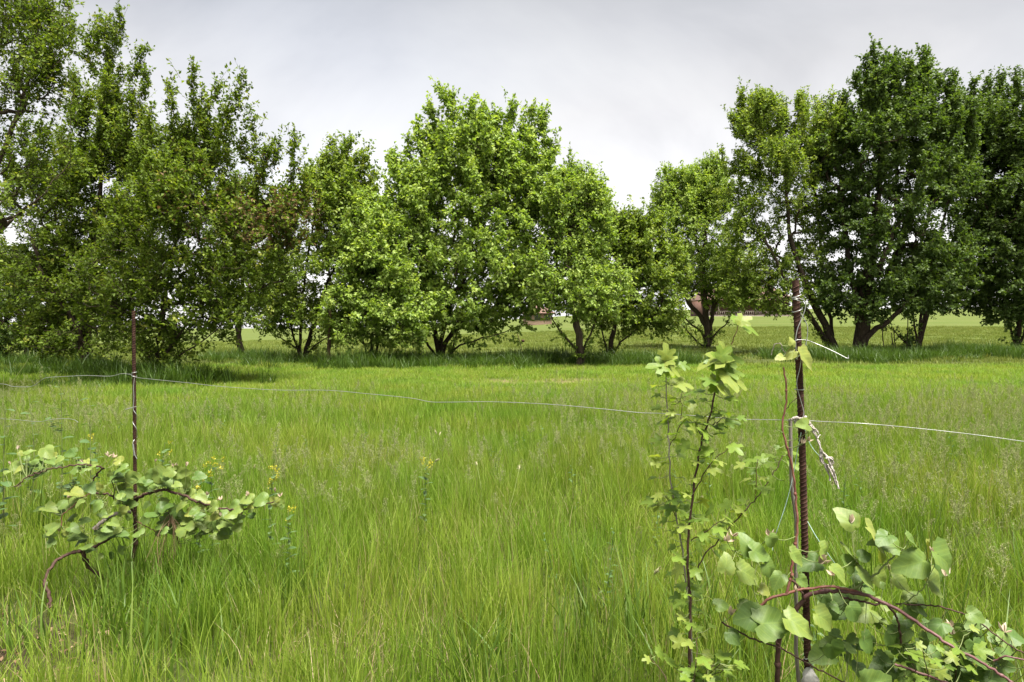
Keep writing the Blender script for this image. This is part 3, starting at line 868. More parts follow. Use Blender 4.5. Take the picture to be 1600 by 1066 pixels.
def bare(x, y):
    a = ((x + 2.3) / 0.5) ** 2 + ((y - 2.9) / 0.33) ** 2
    a = np.minimum(a, ((x + 1.8) / 0.3) ** 2 + ((y - 2.68) / 0.16) ** 2 + 0.2)
    a = np.minimum(a, ((x + 1.2) / 0.5) ** 2 + ((y - 2.62) / 0.2) ** 2 + 0.85)
    b = ((x - 0.6) / 1.7) ** 2 + ((y - 14.9) / 0.7) ** 2
    return np.minimum(a, b) + 0.4 * smooth_noise(x, y, 9.0, 5)


def clump_meshes(name, n, mat, specs, r):
    out = []
    for i in range(n):
        v, q, t = blades(r=r, **specs)
        out.append(mesh('%s_%d' % (name, i), v, [q], M[mat], {'var': t}))
    return out


def put(name, x, y, protos, h_scale, w_scale=None, tilt=0.10, label=None):
    n = len(x)
    z = ground_z(x, y)
    s = np.stack([w_scale if w_scale is not None else np.ones(n), w_scale if w_scale is not None else np.ones(n), h_scale], 1)
    return scatter(name, np.stack([x, y, z], 1), rng.uniform(0, 2 * np.pi, n), rng.normal(0, tilt, (n, 2)), s, rng.integers(0, len(protos), n), protos, label)


r0 = np.random.default_rng(21)
near_p = clump_meshes('meadow_clump', 8, 'grass', dict(n=42, R=0.13, h=0.37, w=0.0048, seg=5, lean=0.32, dry=0.06), r0)
mid_p = clump_meshes('meadow_tuft', 8, 'grass', dict(n=46, R=0.22, h=0.33, w=0.0078, seg=3, lean=0.28, dry=0.05), r0)
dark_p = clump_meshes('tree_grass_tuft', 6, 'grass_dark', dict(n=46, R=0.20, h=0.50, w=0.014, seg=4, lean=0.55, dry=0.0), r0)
field_p = clump_meshes('field_tuft', 6, 'grass_field', dict(n=60, R=0.45, h=0.11, w=0.02, seg=2, lean=0.5, dry=0.0), r0)
broad_p = clump_meshes('broad_grass_tuft', 5, 'grass_broad', dict(n=15, R=0.10, h=0.44, w=0.0105, seg=7, lean=0.45, dry=0.02, tone=(0.3, 0.15)), r0)
straw_p = clump_meshes('straw_tuft', 4, 'straw', dict(n=14, R=0.10, h=0.26, w=0.0032, seg=4, lean=0.9, dry=0.3), r0)

x, y = wedge(1.7, 7.2, 62)
keep = bare(x, y) > 1.0 + rng.normal(0, 0.25, len(x))
keep |= rng.random(len(x)) < 0.22
x, y = x[keep], y[keep]
hs = 0.92 + 0.30 * smooth_noise(x, y, 1.5, 2) + rng.normal(0, 0.12, len(x))
hs *= np.clip(bare(x, y) / 2.2, 0.45, 1.0)
put('meadow_grass', x, y, near_p, np.clip(hs, 0.35, 1.5), label='tall bright green meadow grass close to the camera')

x, y = wedge(7.0, 19.0, 40)
keep = (bare(x, y) > 1.0 + rng.normal(0, 0.3, len(x))) | (rng.random(len(x)) < 0.2)
x, y = x[keep], y[keep]
hs = 0.85 + 0.25 * smooth_noise(x, y, 0.9, 3) + rng.normal(0, 0.1, len(x))
hs *= np.clip(1.0 - (y - 8.5) / 9.0, 0.36, 1)
put('meadow_grass', x, y, mid_p, np.clip(hs, 0.3, 1.4), label='bright green meadow grass reaching to the row of trees')

# tall dark grass left standing round the trunks
cx = [(246, 14.5), (130, 17), (375, 22), (474, 20), (580, 19), (640, 19.5), (688, 20.5), (740, 19.5), (790, 20.0), (830, 20.5), (945, 20), (985, 20.5), (1030, 20), (1312, 22.5), (1345, 22.5), (1390, 23), (1436, 23.5), (1490, 23.5), (1550, 23.5), (1600, 23), (40, 20), (1260, 22.5)]
xs, ys = [], []
for px, d in cx:
    n = int(rng.uniform(45, 95))
    p = GP(px, d)
    xs.append(p[0] + rng.normal(0, 0.85, n))
    ys.append(p[1] + rng.normal(-0.45, 0.70, n))
x, y = np.concatenate(xs), np.concatenate(ys)
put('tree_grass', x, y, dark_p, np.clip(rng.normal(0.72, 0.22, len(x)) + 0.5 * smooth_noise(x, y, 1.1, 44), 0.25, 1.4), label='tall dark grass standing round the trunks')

x, y = wedge(17.5, 60, 4.2, 4.0)
put('field_grass', x, y, field_p, np.clip(rng.normal(1.0, 0.25, len(x)), 0.4, 1.6), label='short pale green grass of the mown field beyond the trees')

# broad blades in the near sward
x, y = wedge(1.8, 4.8, 4.0)
w = smooth_noise(x, y, 1.6, 8)
keep = (w > 0.02) & (bare(x, y) > 1.3)
x, y = x[keep], y[keep]
xb, yb = 0.62 + rng.normal(0, 0.35, 26), 2.75 + rng.normal(0, 0.25, 26)
xc, yc = -1.55 + rng.normal(0, 0.42, 26), 3.18 + rng.normal(0, 0.20, 26)
x, y = np.concatenate([x, xb, xc]), np.concatenate([y, yb, yc])
put('broad_grass', x, y, broad_p, np.clip(rng.normal(0.95, 0.2, len(x)), 0.5, 1.4), label='broad-bladed grass tufts in the near meadow')
x, y = wedge(1.9, 5.0, 3.0)
xb, yb = -0.65 + rng.normal(0, 0.3, 14), 2.75 + rng.normal(0, 0.2, 14)
x, y = np.concatenate([x, xb]), np.concatenate([y, yb])
put('dry_grass', x, y, straw_p, np.clip(rng.normal(0.9, 0.25, len(x)), 0.4, 1.3), label='dry straw-coloured blades low in the near meadow')

# airy seed heads
pan = [panicle(r0, h).mesh('panicle_%d' % i, M['seed']) for i, h in enumerate((0.44, 0.5, 0.55, 0.6, 0.48))]
fox = [foxtail(r0, h).mesh('foxtail_%d' % i, M['seed']) for i, h in enumerate((0.42, 0.5))]
x, y = wedge(2.9, 10.0, 70)
w = smooth_noise(x, y, 1.1, 31) + 0.5 * smooth_noise(x, y, 0.45, 32)
keep = (w + rng.normal(0, 0.25, len(x)) > 0.10) & (bare(x, y) > 1.3)
x, y = x[keep], y[keep]
put('seed_heads', x, y, pan, np.clip(rng.normal(0.90, 0.13, len(x)), 0.5, 1.25), tilt=0.14, label='airy pale seed heads standing above the meadow grass')
x, y = wedge(2.7, 6.0, 0.55)
put('foxtail_heads', x, y, fox, np.clip(rng.normal(0.95, 0.12, len(x)), 0.6, 1.2), tilt=0.2, label='pale fluffy foxtail heads nodding in the near meadow')

# small leafy weeds mixed into the sward
def weed_clump(r, h):
    g = Geo()
    n = 14
    lean = r.normal(0, 0.05, 2)
    p = spline([np.zeros(3), np.array([lean[0] * 0.4, lean[1] * 0.4, h * 0.5]), np.array([lean[0], lean[1], h])], 6)
    v, q = tubes(p[None], np.linspace(0.0022, 0.0012, 6)[None], 4)
    g.add(v, q, 0.6)
    t = np.linspace(0.15, 1.0, n)
    b = np.stack([np.interp(t, np.linspace(0, 1, 6), p[:, k]) for k in range(3)], 1)
    a = np.arange(n) * 2.4 + r.normal(0, 0.3, n)
    ax = unit(np.stack([np.cos(a), np.sin(a), 0.35 + r.normal(0, 0.25, n)], 1))
    v, f = leaf_quads(b, ax, unit(r.normal(0, 0.2, (n, 3)) + np.array([0, 0, 1])), r.uniform(0.03, 0.065, n) * (1.2 - 0.6 * t), r.uniform(0.010, 0.02, n))
    g.add(v, f, np.repeat(r.random(n), 4))
    return g


wp = [weed_clump(r0, h).mesh('meadow_weed_%d' % i, M['weed_leaf']) for i, h in enumerate((0.26, 0.34, 0.40, 0.30))]
x, y = wedge(2.6, 8.0, 2.2)
keep = smooth_noise(x, y, 1.3, 61) + rng.normal(0, 0.2, len(x)) > 0.0
x, y = x[keep], y[keep]
put('meadow_weeds', x, y, wp, np.clip(rng.normal(1.0, 0.15, len(x)), 0.6, 1.4), tilt=0.15, label='small leafy weeds mixed into the near meadow grass')

# leaf litter and pebbles on the bare patch
g = Geo()
n = 200
bx, by = -2.25 + rng.normal(0, 0.4, n), 2.88 + rng.normal(0, 0.22, n)
b = np.stack([bx, by, ground_z(bx, by) + 0.008 + rng.random(n) * 0.02], 1)
v, f = leaf_quads(b, unit(np.concatenate([rng.normal(size=(n, 2)), rng.normal(0, 0.2, (n, 1))], 1)), unit(rng.normal(0, 0.3, (n, 3)) + np.array([0, 0, 1])), rng.uniform(0.015, 0.05, n), rng.uniform(0.006, 0.022, n), 0.3)
g.add(v, f, np.repeat(rng.random(n) ** 2 * 0.8, 4))
o = obj('leaf_litter', g.mesh('leaf_litter', M['straw']))
tag(o, 'dry leaf litter on the bare soil patch', kind='stuff')

# ------------------------------------------------------------------ far houses
def box(g, c0, c1, var=0.5):
    (x0, y0, z0), (x1, y1, z1) = c0, c1
    v = [(x0, y0, z0), (x1, y0, z0), (x1, y1, z0), (x0, y1, z0), (x0, y0, z1), (x1, y0, z1), (x1, y1, z1), (x0, y1, z1)]
    g.add(v, [(0, 3, 2, 1), (4, 5, 6, 7), (0, 1, 5, 4), (1, 2, 6, 5), (2, 3, 7, 6), (3, 0, 4, 7)], var)


M['house_brick'] = plain_mat('house_brick', [(0.3, (0.105, 0.056, 0.045)), (0.7, (0.182, 0.104, 0.081))], 3.0, 0.9)
M['house_pink'] = plain_mat('house_pink', [(0.3, (0.350, 0.231, 0.172)), (0.7, (0.420, 0.292, 0.224))], 2.0, 0.9)
M['house_trim'] = plain_mat('house_trim', [(0.3, (0.260, 0.211, 0.186)), (0.7, (0.322, 0.273, 0.248))], 3.0, 0.7)
M['house_roof'] = plain_mat('house_roof', [(0.3, (0.10, 0.06, 0.05)), (0.7, (0.17, 0.105, 0.085))], 4.0, 0.9)
M['house_glass'] = plain_mat('house_glass', [(0.3, (0.03, 0.035, 0.04)), (0.7, (0.06, 0.065, 0.07))], 2.0, 0.15, 0.5)


def house(label, px, d, w, depth, wall_h, wall_mat, porch):
    b = GP(px, d, 0)
    b[2] -= 0.1
    root = empty('house', b, label, 'house', 'houses across the field')
    g = Geo()
    box(g, (-w / 2, 0, -1.5), (w / 2, depth, wall_h))
    obj('wall', g.mesh('wall', M[wall_mat]), root)
    g = Geo()
    e, rh = 0.6, depth * 0.30
    y0, y1, ym = -e - (2.6 if porch else 0), depth + e, depth / 2
    zr = wall_h + 0.005
    v = [(-w / 2 - e, y0, zr), (w / 2 + e, y0, zr), (w / 2 + e, y1, zr), (-w / 2 - e, y1, zr), (-w / 2 + 2, ym, zr + rh), (w / 2 - 2, ym, zr + rh)]
    v2 = [(a, c, z - 0.22) for a, c, z in v[:4]]
    g.add(v + v2, [(0, 1, 5, 4), (2, 3, 4, 5)], 0.5)
    g.add(v + v2, [(1, 2, 5), (3, 0, 4)], 0.5)
    g.add(v + v2, [(6, 7, 1, 0), (7, 8, 2, 1), (8, 9, 3, 2), (9, 6, 0, 3), (9, 8, 7, 6)], 0.5)
    obj('roof', g.mesh('roof', M['house_roof']), root)
    nw = max(3, int(w / 4))
    wm = fm = None
    for i in range(nw):
        xw = -w / 2 + w * (i + 0.5) / nw
        if wm is None:
            g = Geo()
            box(g, (-0.62, -0.06, 0.85), (0.62, 0.02, 2.35))
            wm = g.mesh('window', M['house_trim'])
            g = Geo()
            box(g, (-0.5, -0.09, 0.97), (0.5, -0.063, 2.23))
            fm = g.mesh('pane', M['house_glass'])
        wo = obj('window', wm, root)
        wo.location = (xw, 0, 0)
        obj('pane', fm, wo)
    if porch:
        g = Geo()
        box(g, (-w / 2, -2.6, -1.5), (w / 2, -0.005, 0.15))
        obj('porch_floor', g.mesh('porch_floor', M['house_trim']), root)
        g = Geo()
        box(g, (-0.14, -0.14, 0.152), (0.14, 0.14, wall_h - 0.22))
        pm = g.mesh('porch_post', M['house_trim'])
        npst = int(w / 2.6)
        for i in range(npst + 1):
            po = obj('porch_post', pm, root)
            po.location = (-w / 2 + 0.2 + (w - 0.4) * i / npst, -2.4, 0)
        g = Geo()
        box(g, (-w / 2, -2.46, 1.05), (w / 2, -2.36, 1.17))
        box(g, (-w / 2, -2.45, 0.25), (w / 2, -2.37, 0.33))
        obj('railing', g.mesh('railing', M['house_trim']), root)
        g = Geo()
        box(g, (-0.04, -0.03, 0.335), (0.04, 0.03, 1.045))
        bm_ = g.mesh('baluster', M['house_trim'])
        nb = min(int(w / 0.42), 120)
        for i in range(nb):
            bo = obj('baluster', bm_, root)
            bo.location = (-w / 2 + 0.35 + (w - 0.7) * i / (nb - 1), -2.41, 0)


house('brick house with a pale railed porch seen under the small round-topped tree', 1165, 150, 19, 10, 3.6, 'house_brick', True)
house('peach-walled house with a brown roof glimpsed under the big pear tree', 840, 120, 5, 5, 2.2, 'house_pink', False)

# ------------------------------------------------------------------ posts between the trees
def simple_post(name, label, cat, px, d, top_py, rad, lean_px=0, mat='post_wood', sides=8):
    b = GP(px, d, -0.15)
    t = P(px + lean_px, top_py, d)
    g = Geo()
    add_tube(g, [b, 0.5 * (b + t) + np.array([0.012, 0, 0]), t], rad, rad * 0.85, 14, sides, wob=0.004, seed=int(px))
    o = obj(name, g.mesh(name, M[mat], False, b))
    o.location = Vector(b)
    tag(o, label, cat)
    return o


simple_post('wooden_post', 'dark weathered wooden post among the branches left of the small bushy tree', 'post', 512, 18.6, 470, 0.055, 4)
# thin stake with a small rusty tag
b = GP(817, 24.0, -0.1)
root = empty('garden_stake', b, 'thin brown stake with a small reddish tag in the field between two trees', 'stake')
g = Geo()
add_tube(g, [b, P(814, 540, 24), P(808, 520, 24)], 0.016, 0.01, 10, 5)
obj('stake_rod', g.mesh('stake_rod', M['post_wood'], False, b), root)
g = Geo()
c = P(815, 533, 24)
box(g, c + np.array([0.0, -0.02, -0.04]), c + np.array([0.10, 0.01, 0.05]))
obj('stake_tag', g.mesh('stake_tag', M['rust'], False, b), root)
# suckers sprouting beside the right-hand trees
for i, (px, d, top, lean) in enumerate([(1383, 23.2, 505, -6), (1400, 23.4, 512, -4), (1416, 23.4, 470, 4), (1398, 23.0, 520, -5)]):
    lab = ['thin bare stick leaning left among the grass beside the tallest cherry', 'short straight bare stick between the two dark cherry trunks', 'longest bare stick, close against the stems of the thin-stemmed cherry', 'lowest crooked bare stick in the grass between the two dark cherries'][i]
    o = simple_post('dead_stick', lab, 'stick', px, d, top, 0.018, lean, 'bark', 5)
    o['group'] = 'bare sticks between the cherry trees'


# ------------------------------------------------------------------ rusty rods
def rebar(label, pts, rad, pitch):
    ctrl = [P(*p) for p in pts]
    b = ctrl[0]
    root = empty('rebar_post', b, label, 'metal rod', 'rusty rods holding the wire')
    ln = sum(np.linalg.norm(ctrl[i + 1] - ctrl[i]) for i in range(len(ctrl) - 1))
    n = 60
    p = spline(ctrl, n)
    g = Geo()
    v, q = tubes(p[None], np.full((1, n), rad), 10)
    g.add(v, q)
    g.add(np.vstack([v[-10:], p[-1:]]), [(i, (i + 1) % 10, 10) for i in range(10)])
    # two lengthwise ribs
    for s in (-1, 1):
        v, q = tubes((p + np.array([s * rad * 0.95, -0.15 * rad, 0]))[None], np.full((1, n), rad * 0.17), 4)
        g.add(v, q)
    obj('rod', g.mesh('rod', M['rust'], True, b), root)
    # slanting cross ribs
    t = (np.arange(int(ln / pitch)) + 0.5) * pitch / ln
    c = np.stack([np.interp(t, np.linspace(0, 1, n), p[:, k]) for k in range(3)], 1)
    c = c[c[:, 2] > -0.02]
    axis = unit(p[-1] - p[0])
    g = Geo()
    rings = []
    for half in (0, 1):
        a = np.linspace(0.12, np.pi - 0.12, 7) + half * np.pi
        off = np.stack([np.cos(a) * rad * 1.04, np.sin(a) * rad * 1.04, (np.cos(a) * 0.55) * rad * (1 if half == 0 else 1)], 1)
        rings.append(c[:, None] + off[None])
    pts_ = np.concatenate(rings)
    v, q = tubes(pts_, np.full(pts_.shape[:2], rad * 0.16), 4)
    g.add(v, q)
    o = obj('cross_ribs', g.mesh('cross_ribs', M['rust'], False, b), root)
    o['kind'] = 'stuff'
    return p


RD, LD = 2.0, 3.6
rod_r = rebar('thick rusty ribbed rod with wire looped at its top, rising out of the big vine', [(1270, 1330, RD), (1262, 1040, RD), (1254, 720, RD), (1243, 438, RD)], 0.0092, 0.0125)
rod_l = rebar('thin rusty ribbed rod standing in the low vine at the shaded side of the meadow', [(212, 960, LD), (211, 760, LD), (208.5, 486, LD)], 0.0086, 0.0125)


def wire_thing(name, label, cat, strands, mat='wire', group=None, origin=None):
    """strands: list of (control points, radius, samples)."""
    g = Geo()
    o0 = np.asarray(strands[0][0][0], float) if origin is None else origin
    for ctrl, rad, n in strands:
        add_tube(g, ctrl, rad, n=n, sides=5)
    o = obj(name, g.mesh(name, M[mat], True, o0))
    o.location = Vector(o0)
    tag(o, label, cat, group)
    return o


def coil(px, py, d, rad, turns, rise, n=20, phase=0.0, tilt=0.0):
    c = P(px, py, d)
    a = np.linspace(0, turns * 2 * np.pi, n) + phase
    return [c + np.array([np.cos(t) * rad, np.sin(t) * rad, rise * i / n + tilt * np.cos(t)]) for i, t in enumerate(a)]


# main strand from rod to rod and on out of the picture
def lerp_d(px):
    return 3.6 + (2.0 - 3.6) * (px - 211) / (1256 - 211)


strand = [(211, 590), (250, 594), (300, 599), (345, 604), (430, 609.5), (510, 610), (570, 615), (640, 622), (672, 628), (700, 628.5), (770, 628), (860, 632), (940, 639), (1000, 645), (1032, 646), (1090, 650), (1150, 655), (1200, 656), (1256, 657)]


def persp_d(px):
    """Depth along the straight run between the two rods as seen at column px."""
    a, b = P(211, 590, LD), P(1256, 657, RD)
    k = (px - 800) / F
    t = (k * a[1] - a[0]) / ((b[0] - a[0]) - k * (b[1] - a[1]))
    return a[1] + t * (b[1] - a[1])


wire_thing('fence_wire', 'long pale wire strung from the thin rusty rod to the thick one across the meadow', 'wire', [([P(px, py, persp_d(px)) for px, py in strand], 0.0011, 160)], group='fence wires')
wire_thing('fence_wire', 'pale wire running from the thick rusty rod out past the picture edge', 'wire', [([P(1256, 657, RD), P(1290, 659, 1.97), P(1350, 662, 1.92), P(1430, 669, 1.92), P(1520, 679, 1.9), P(1600, 690, 1.88), P(1720, 708, 1.86)], 0.0009, 60)], group='fence wires')
wire_thing('fence_wire', 'thin kinked wire running from the thin rusty rod into the shaded grass', 'wire', [([P(209, 586, LD), P(190, 584, 3.66), P(172, 588, 3.72), P(135, 587, 3.85), P(100, 588.5, 4.0), P(72, 590.5, 4.1), P(62, 596, 4.2), P(48, 604, 4.25), P(20, 604, 4.4), P(0, 600, 4.5), P(-60, 602, 4.8)], 0.0014, 70)], group='fence wires')
wire_thing('fence_wire', 'lower sagging wire half hidden in the weeds at the shaded edge', 'wire', [([P(-40, 652, 4.6), P(25, 656, 4.3), P(60, 659, 4.1), P(85, 655, 4.0), P(112, 655, 3.95), P(122, 660, 3.93)], 0.0013, 40)], group='fence wires')

# wire looped round the top of the thick rod
R1 = 0.0128
S = []
S.append((coil(1244.5, 464, RD, R1, 1.25, 0.004, 26, 0.5, 0.004), 0.0013, 60))
S.append((coil(1245, 471, RD, R1 * 1.1, 1.4, 0.006, 26, 2.2, -0.006), 0.0013, 60))
S.append((coil(1246, 486, RD, R1 * 1.05, 1.2, 0.002, 26, 0.2, 0.005), 0.0013, 60))
f_ = RD - 0.016
S.append(([P(1248, 466, f_), P(1257, 470, f_), P(1259, 476, f_), P(1257, 487, f_), P(1252, 500, f_), P(1246, 515, f_), P(1243.5, 530, f_), P(1244, 548, f_), P(1246, 562, f_)], 0.0013, 50))
S.append(([P(1251, 489, f_), P(1256, 498, f_), P(1261, 508, f_), P(1262, 520, f_), P(1260, 535, f_), P(1257, 549, f_), P(1249, 556, f_), P(1244, 561, f_)], 0.0013, 50))
S.append(([P(1236, 541, f_), P(1243, 532.5, f_), P(1252, 531, f_), P(1262, 532, f_), P(1275, 537, f_ - 0.02), P(1300, 548, f_ - 0.04), P(1324, 560, f_ - 0.06), P(1325.5, 558, f_ - 0.06), P(1325.5, 555, f_ - 0.06)], 0.0012, 60))
S.append(([P(1253, 553, f_), P(1250, 575, f_), P(1245, 600, f_), P(1251, 625, f_), P(1256, 645, f_), P(1253, 656, f_)], 0.0012, 50))
S.append((coil(1249, 609, RD, R1, 1.1, 0.001, 22, 0.0, 0.0), 0.0013, 40))
wire_thing('tie_wire', 'tangle of shiny wire looped round the top of the thick rusty rod, one end hooked', 'wire', S, group='wires twisted round the rods', origin=P(1244, 470, RD))
S = []
R2 = 0.0125
S.append((coil(209.5, 583, LD, R2, 1.1, 0.003, 22, 0.4, 0.003), 0.0016, 40))
S.append((coil(209.5, 588, LD, R2, 1.2, 0.003, 22, 2.4, -0.003), 0.0016, 40))
g_ = LD - 0.018
S.append(([P(196, 640, g_), P(206, 637, g_), P(213, 635.5, g_)], 0.0018, 10))
S.append(([P(210, 590, g_), P(208.5, 605, g_), P(209, 622, g_), P(208, 638, g_), P(209, 642, g_), P(213, 648, g_), P(214, 655, LD + 0.01), P(208, 658, LD), P(208, 662, g_), P(213, 670, g_), P(214, 682, LD + 0.01), P(208, 690, g_), P(207.5, 700, g_), P(210, 706, g_), P(211, 712, g_), P(214, 717, g_)], 0.0017, 70))
S.append(([P(208, 694, g_), P(209, 703, g_), P(209.5, 712, g_)], 0.0032, 14))
wire_thing('tie_wire', 'pale wire spiralling down the thin rusty rod with one short stub sticking out', 'wire', S, group='wires twisted round the rods', origin=P(209, 588, LD))

# frayed rope knotted on the wire
root = empty('frayed_rope', P(1256, 657, RD), 'grey frayed rope knotted round the thick rusty rod, its ragged tail hanging', 'rope')
o0 = P(1256, 657, RD)
g = Geo()
for k in range(4):
    c = coil(1251, 655 + k * 2.2, RD, 0.0135 + 0.002 * (k % 2), 1.25, 0.003, 22, 1.1 * k, 0.005 * (-1) ** k)
    add_tube(g, c, 0.0034, n=40, sides=6, wob=0.0008, seed=k)
add_tube(g, [P(1236, 656, f_), P(1245, 653, f_), P(1256, 656, f_ - .004), P(1264, 662, f_)], 0.004, n=24, wob=0.001, seed=9)
obj('knot', g.mesh('knot', M['rope'], True, o0), root)
g = Geo()
tails = [[(1262, 660), (1268, 668), (1272, 676), (1279, 692), (1284, 704), (1290, 714)], [(1263, 660), (1270, 672), (1278, 682), (1280, 680)], [(1266, 665), (1275, 672), (1279, 678)],
         [(1283, 702), (1284, 714), (1290, 730), (1296, 742), (1297, 752)], [(1288, 710), (1295, 720), (1300, 735), (1306, 748), (1311, 764)], [(1290, 712), (1298, 722), (1302, 736), (1305, 746)], [(1285, 706), (1281, 718), (1287, 724)], [(1292, 726), (1299, 742), (1306, 757)], [(1290, 716), (1299, 716), (1302, 724)]]
for i, t in enumerate(tails):
    for rep in range(3):
        dd = f_ + 0.004 * rep
        j = np.random.default_rng(100 + i * 7 + rep)
        add_tube(g, [P(a + j.normal(0, 0.9), b + j.normal(0, 0.9), dd + j.normal(0, 0.004)) for a, b in t], 0.0028, 0.0016, 18, 5, wob=0.0009, seed=i * 5 + rep)
obj('tail', g.mesh('tail', M['rope'], True, o0), root)
# twine
wire_thing('twine', 'thin blue-green twine slanting down from the rope knot into the vine leaves', 'twine', [([P(1252, 676, f_), P(1246, 705, f_), P(1239, 745, f_ + .01), P(1229, 785, f_ + .02), P(1219, 815, f_ + .02), P(1209, 845, f_ + .03), P(1207, 860, f_ + .03)], 0.0011, 30)], 'twine', 'twines tied to the thick rod')
wire_thing('twine', 'short loose twine end hanging from the knot beside the rope tail', 'twine', [([P(1258, 672, f_), P(1264, 690, f_), P(1271, 702, f_), P(1280, 712, f_)], 0.0009, 20)], 'twine', 'twines tied to the thick rod')
wire_thing('twine', 'pale twine running through the vine leaves right of the thick rod', 'twine', [([P(1262, 815, f_), P(1275, 838, f_ - .02), P(1290, 860, f_ - .04), P(1308, 885, f_ - .05)], 0.0009, 20)], 'twine', 'twines tied to the thick rod')
# stake behind the red cane
o = simple_post('vine_stake', 'grey weathered stick standing close behind the red climbing cane', 'stick', 1247, 2.06, 655, 0.0065, -12, 'old_wood', 7)
# grey lump hanging from the rod
root = empty('stone_weight', P(1266, 1058, RD - 0.02), 'pale grey stone lump tied with white cord to the foot of the thick rusty rod', 'stone')
o0 = P(1266, 1058, RD - 0.02)
rs = np.random.default_rng(8)
th, ph = np.meshgrid(np.linspace(0, np.pi, 10), np.linspace(0, 2 * np.pi, 15)[:-1], indexing='ij')
dirs = np.stack([np.sin(th) * np.cos(ph), np.sin(th) * np.sin(ph), np.cos(th)], -1).reshape(-1, 3)
rad = 0.030 * (1 + 0.16 * np.sin(dirs @ np.array([4.1, 2.2, 1.0]) + 1) + 0.12 * np.sin(dirs @ np.array([-3.0, 5.0, 4.0])))
v = dirs * rad[:, None] * np.array([0.85, 0.8, 1.05])
v[:, :2] *= (1 - 0.35 * np.clip(v[:, 2:] / 0.03, 0, 1))
q = [(i * 14 + j, i * 14 + (j + 1) % 14, (i + 1) * 14 + (j + 1) % 14, (i + 1) * 14 + j) for i in range(9) for j in range(14)]
me = mesh('lump', v, [np.array(q)], M['stone'], {'var': np.full(len(v), .5)}, True)
obj('lump', me, root).location = (0, 0, -0.005)
g = Geo()
add_tube(g, [P(1264, 1046, f_), P(1268, 1040, f_), P(1270, 1034, f_), P(1266, 1030, f_ - .004), P(1258, 1030, f_), P(1257, 1026, f_)], 0.0012, n=26)
add_tube(g, coil(1262, 1034, RD, R1, 1.3, 0.004, 22, 0.3), 0.0013, n=40)
obj('cord', g.mesh('cord', M['wire'], True, o0), root)


# ------------------------------------------------------------------ big leaves
def polar_leaf(rfun, n=26, cup=0.12, crease=0.25, curl=0.15, wav=0.04, seed=0, mat='vine_leaf', tone=0.5, name='leaf'):
    """Leaf blade: petiole at the origin, tip at +y (length 1), normal +z."""
    r = np.random.default_rng(seed)
    th = np.linspace(-np.pi, np.pi, n, endpoint=False) + np.pi / n
    ro = rfun(th)
    rings = [0.0, 0.5, 1.0]
    pts = [np.zeros((1, 2))]
    for k in rings[1:]:
        # inner ring is smoother than the toothed outline
        rr = ro if k == 1 else (np.convolve(np.concatenate([ro[-2:], ro, ro[:2]]), np.ones(5) / 5, 'valid'))
        pts.append(np.stack([np.sin(th) * rr * k, np.cos(th) * rr * k], 1))
    xy = np.concatenate(pts)
    ph = r.uniform(0, 6.28, 3)
    z = crease * np.abs(xy[:, 0]) * 0.8 - cup * (xy ** 2).sum(1) - curl * np.clip(xy[:, 1], 0, 2) ** 2 - curl * 0.5 * np.abs(xy[:, 0]) ** 2.5
    z = z + wav * np.sin(xy[:, 0] * 7 + ph[0]) * np.sin(xy[:, 1] * 6 + ph[1])
    v = np.concatenate([xy, z[:, None]], 1)
    tri = [(0, 1 + (i + 1) % n, 1 + i) for i in range(n)]
    quad = [(1 + i, 1 + (i + 1) % n, 1 + n + (i + 1) % n, 1 + n + i) for i in range(n)]
    tn = np.clip(tone + r.normal(0, 0.02) + np.concatenate([[0], np.zeros(n), np.full(n, 0.06)]), 0, 1)
    return mesh(name, v, [np.array(tri), np.array(quad)], M[mat], {'var': tn}, True, uv=xy)


def grape(th):
    r = 0.60 + 0.19 * np.cos(th) + 0.07 * np.cos(3 * th) * (np.abs(th) < 2.2) + 0.20 * np.exp(-(th / 0.28) ** 2) - 0.30 * np.exp(-((np.abs(th) - np.pi) / 0.30) ** 2)
    r = r + 0.03 * np.where(np.arange(len(th)) % 2 == 0, 1, -1)
    return r / r.max() * 0.95


def round_leaf(th):
    r = 0.52 + 0.24 * np.cos(th) + 0.18 * np.exp(-(th / 0.25) ** 2) - 0.14 * np.exp(-((np.abs(th) - np.pi) / 0.3) ** 2)
    r = r + 0.018 * np.where(np.arange(len(th)) % 2 == 0, 1, -1)
    return r / r.max()


def lobed(th):
    a = np.abs(th)
    r = 0.40 + 0.55 * np.exp(-(th / 0.40) ** 4) + 0.40 * np.exp(-((a - 1.12) / 0.38) ** 4) + 0.15 * np.exp(-((a - 2.1) / 0.35) ** 2)
    r = r + 0.035 * np.where(np.arange(len(th)) % 2 == 0, 1, -1)
    return r / r.max()


VL = {}
for tone_i, tone in enumerate((0.12, 0.36, 0.56, 0.76)):
    VL[tone_i] = [polar_leaf(grape if k < 4 else round_leaf, cup=0.08 + 0.08 * (k % 3), crease=0.26 + 0.22 * (k % 2), curl=0.14 + 0.18 * (k % 3), wav=0.07, seed=k + 50 * tone_i, tone=tone) for k in range(6)]
SL = {}
for tone_i, tone in enumerate((0.25, 0.55, 0.85)):
    SL[tone_i] = [polar_leaf(lobed, n=30, cup=0.10, crease=0.22, curl=0.12 + 0.08 * (k % 3), wav=0.04, seed=k + 300, mat='sapling_leaf', tone=tone) for k in range(4)]
WL = [polar_leaf(round_leaf, n=14, cup=0.1, crease=0.2, curl=0.2, seed=k + 500, mat='weed_leaf', tone=0.4 + 0.15 * k) for k in range(3)]


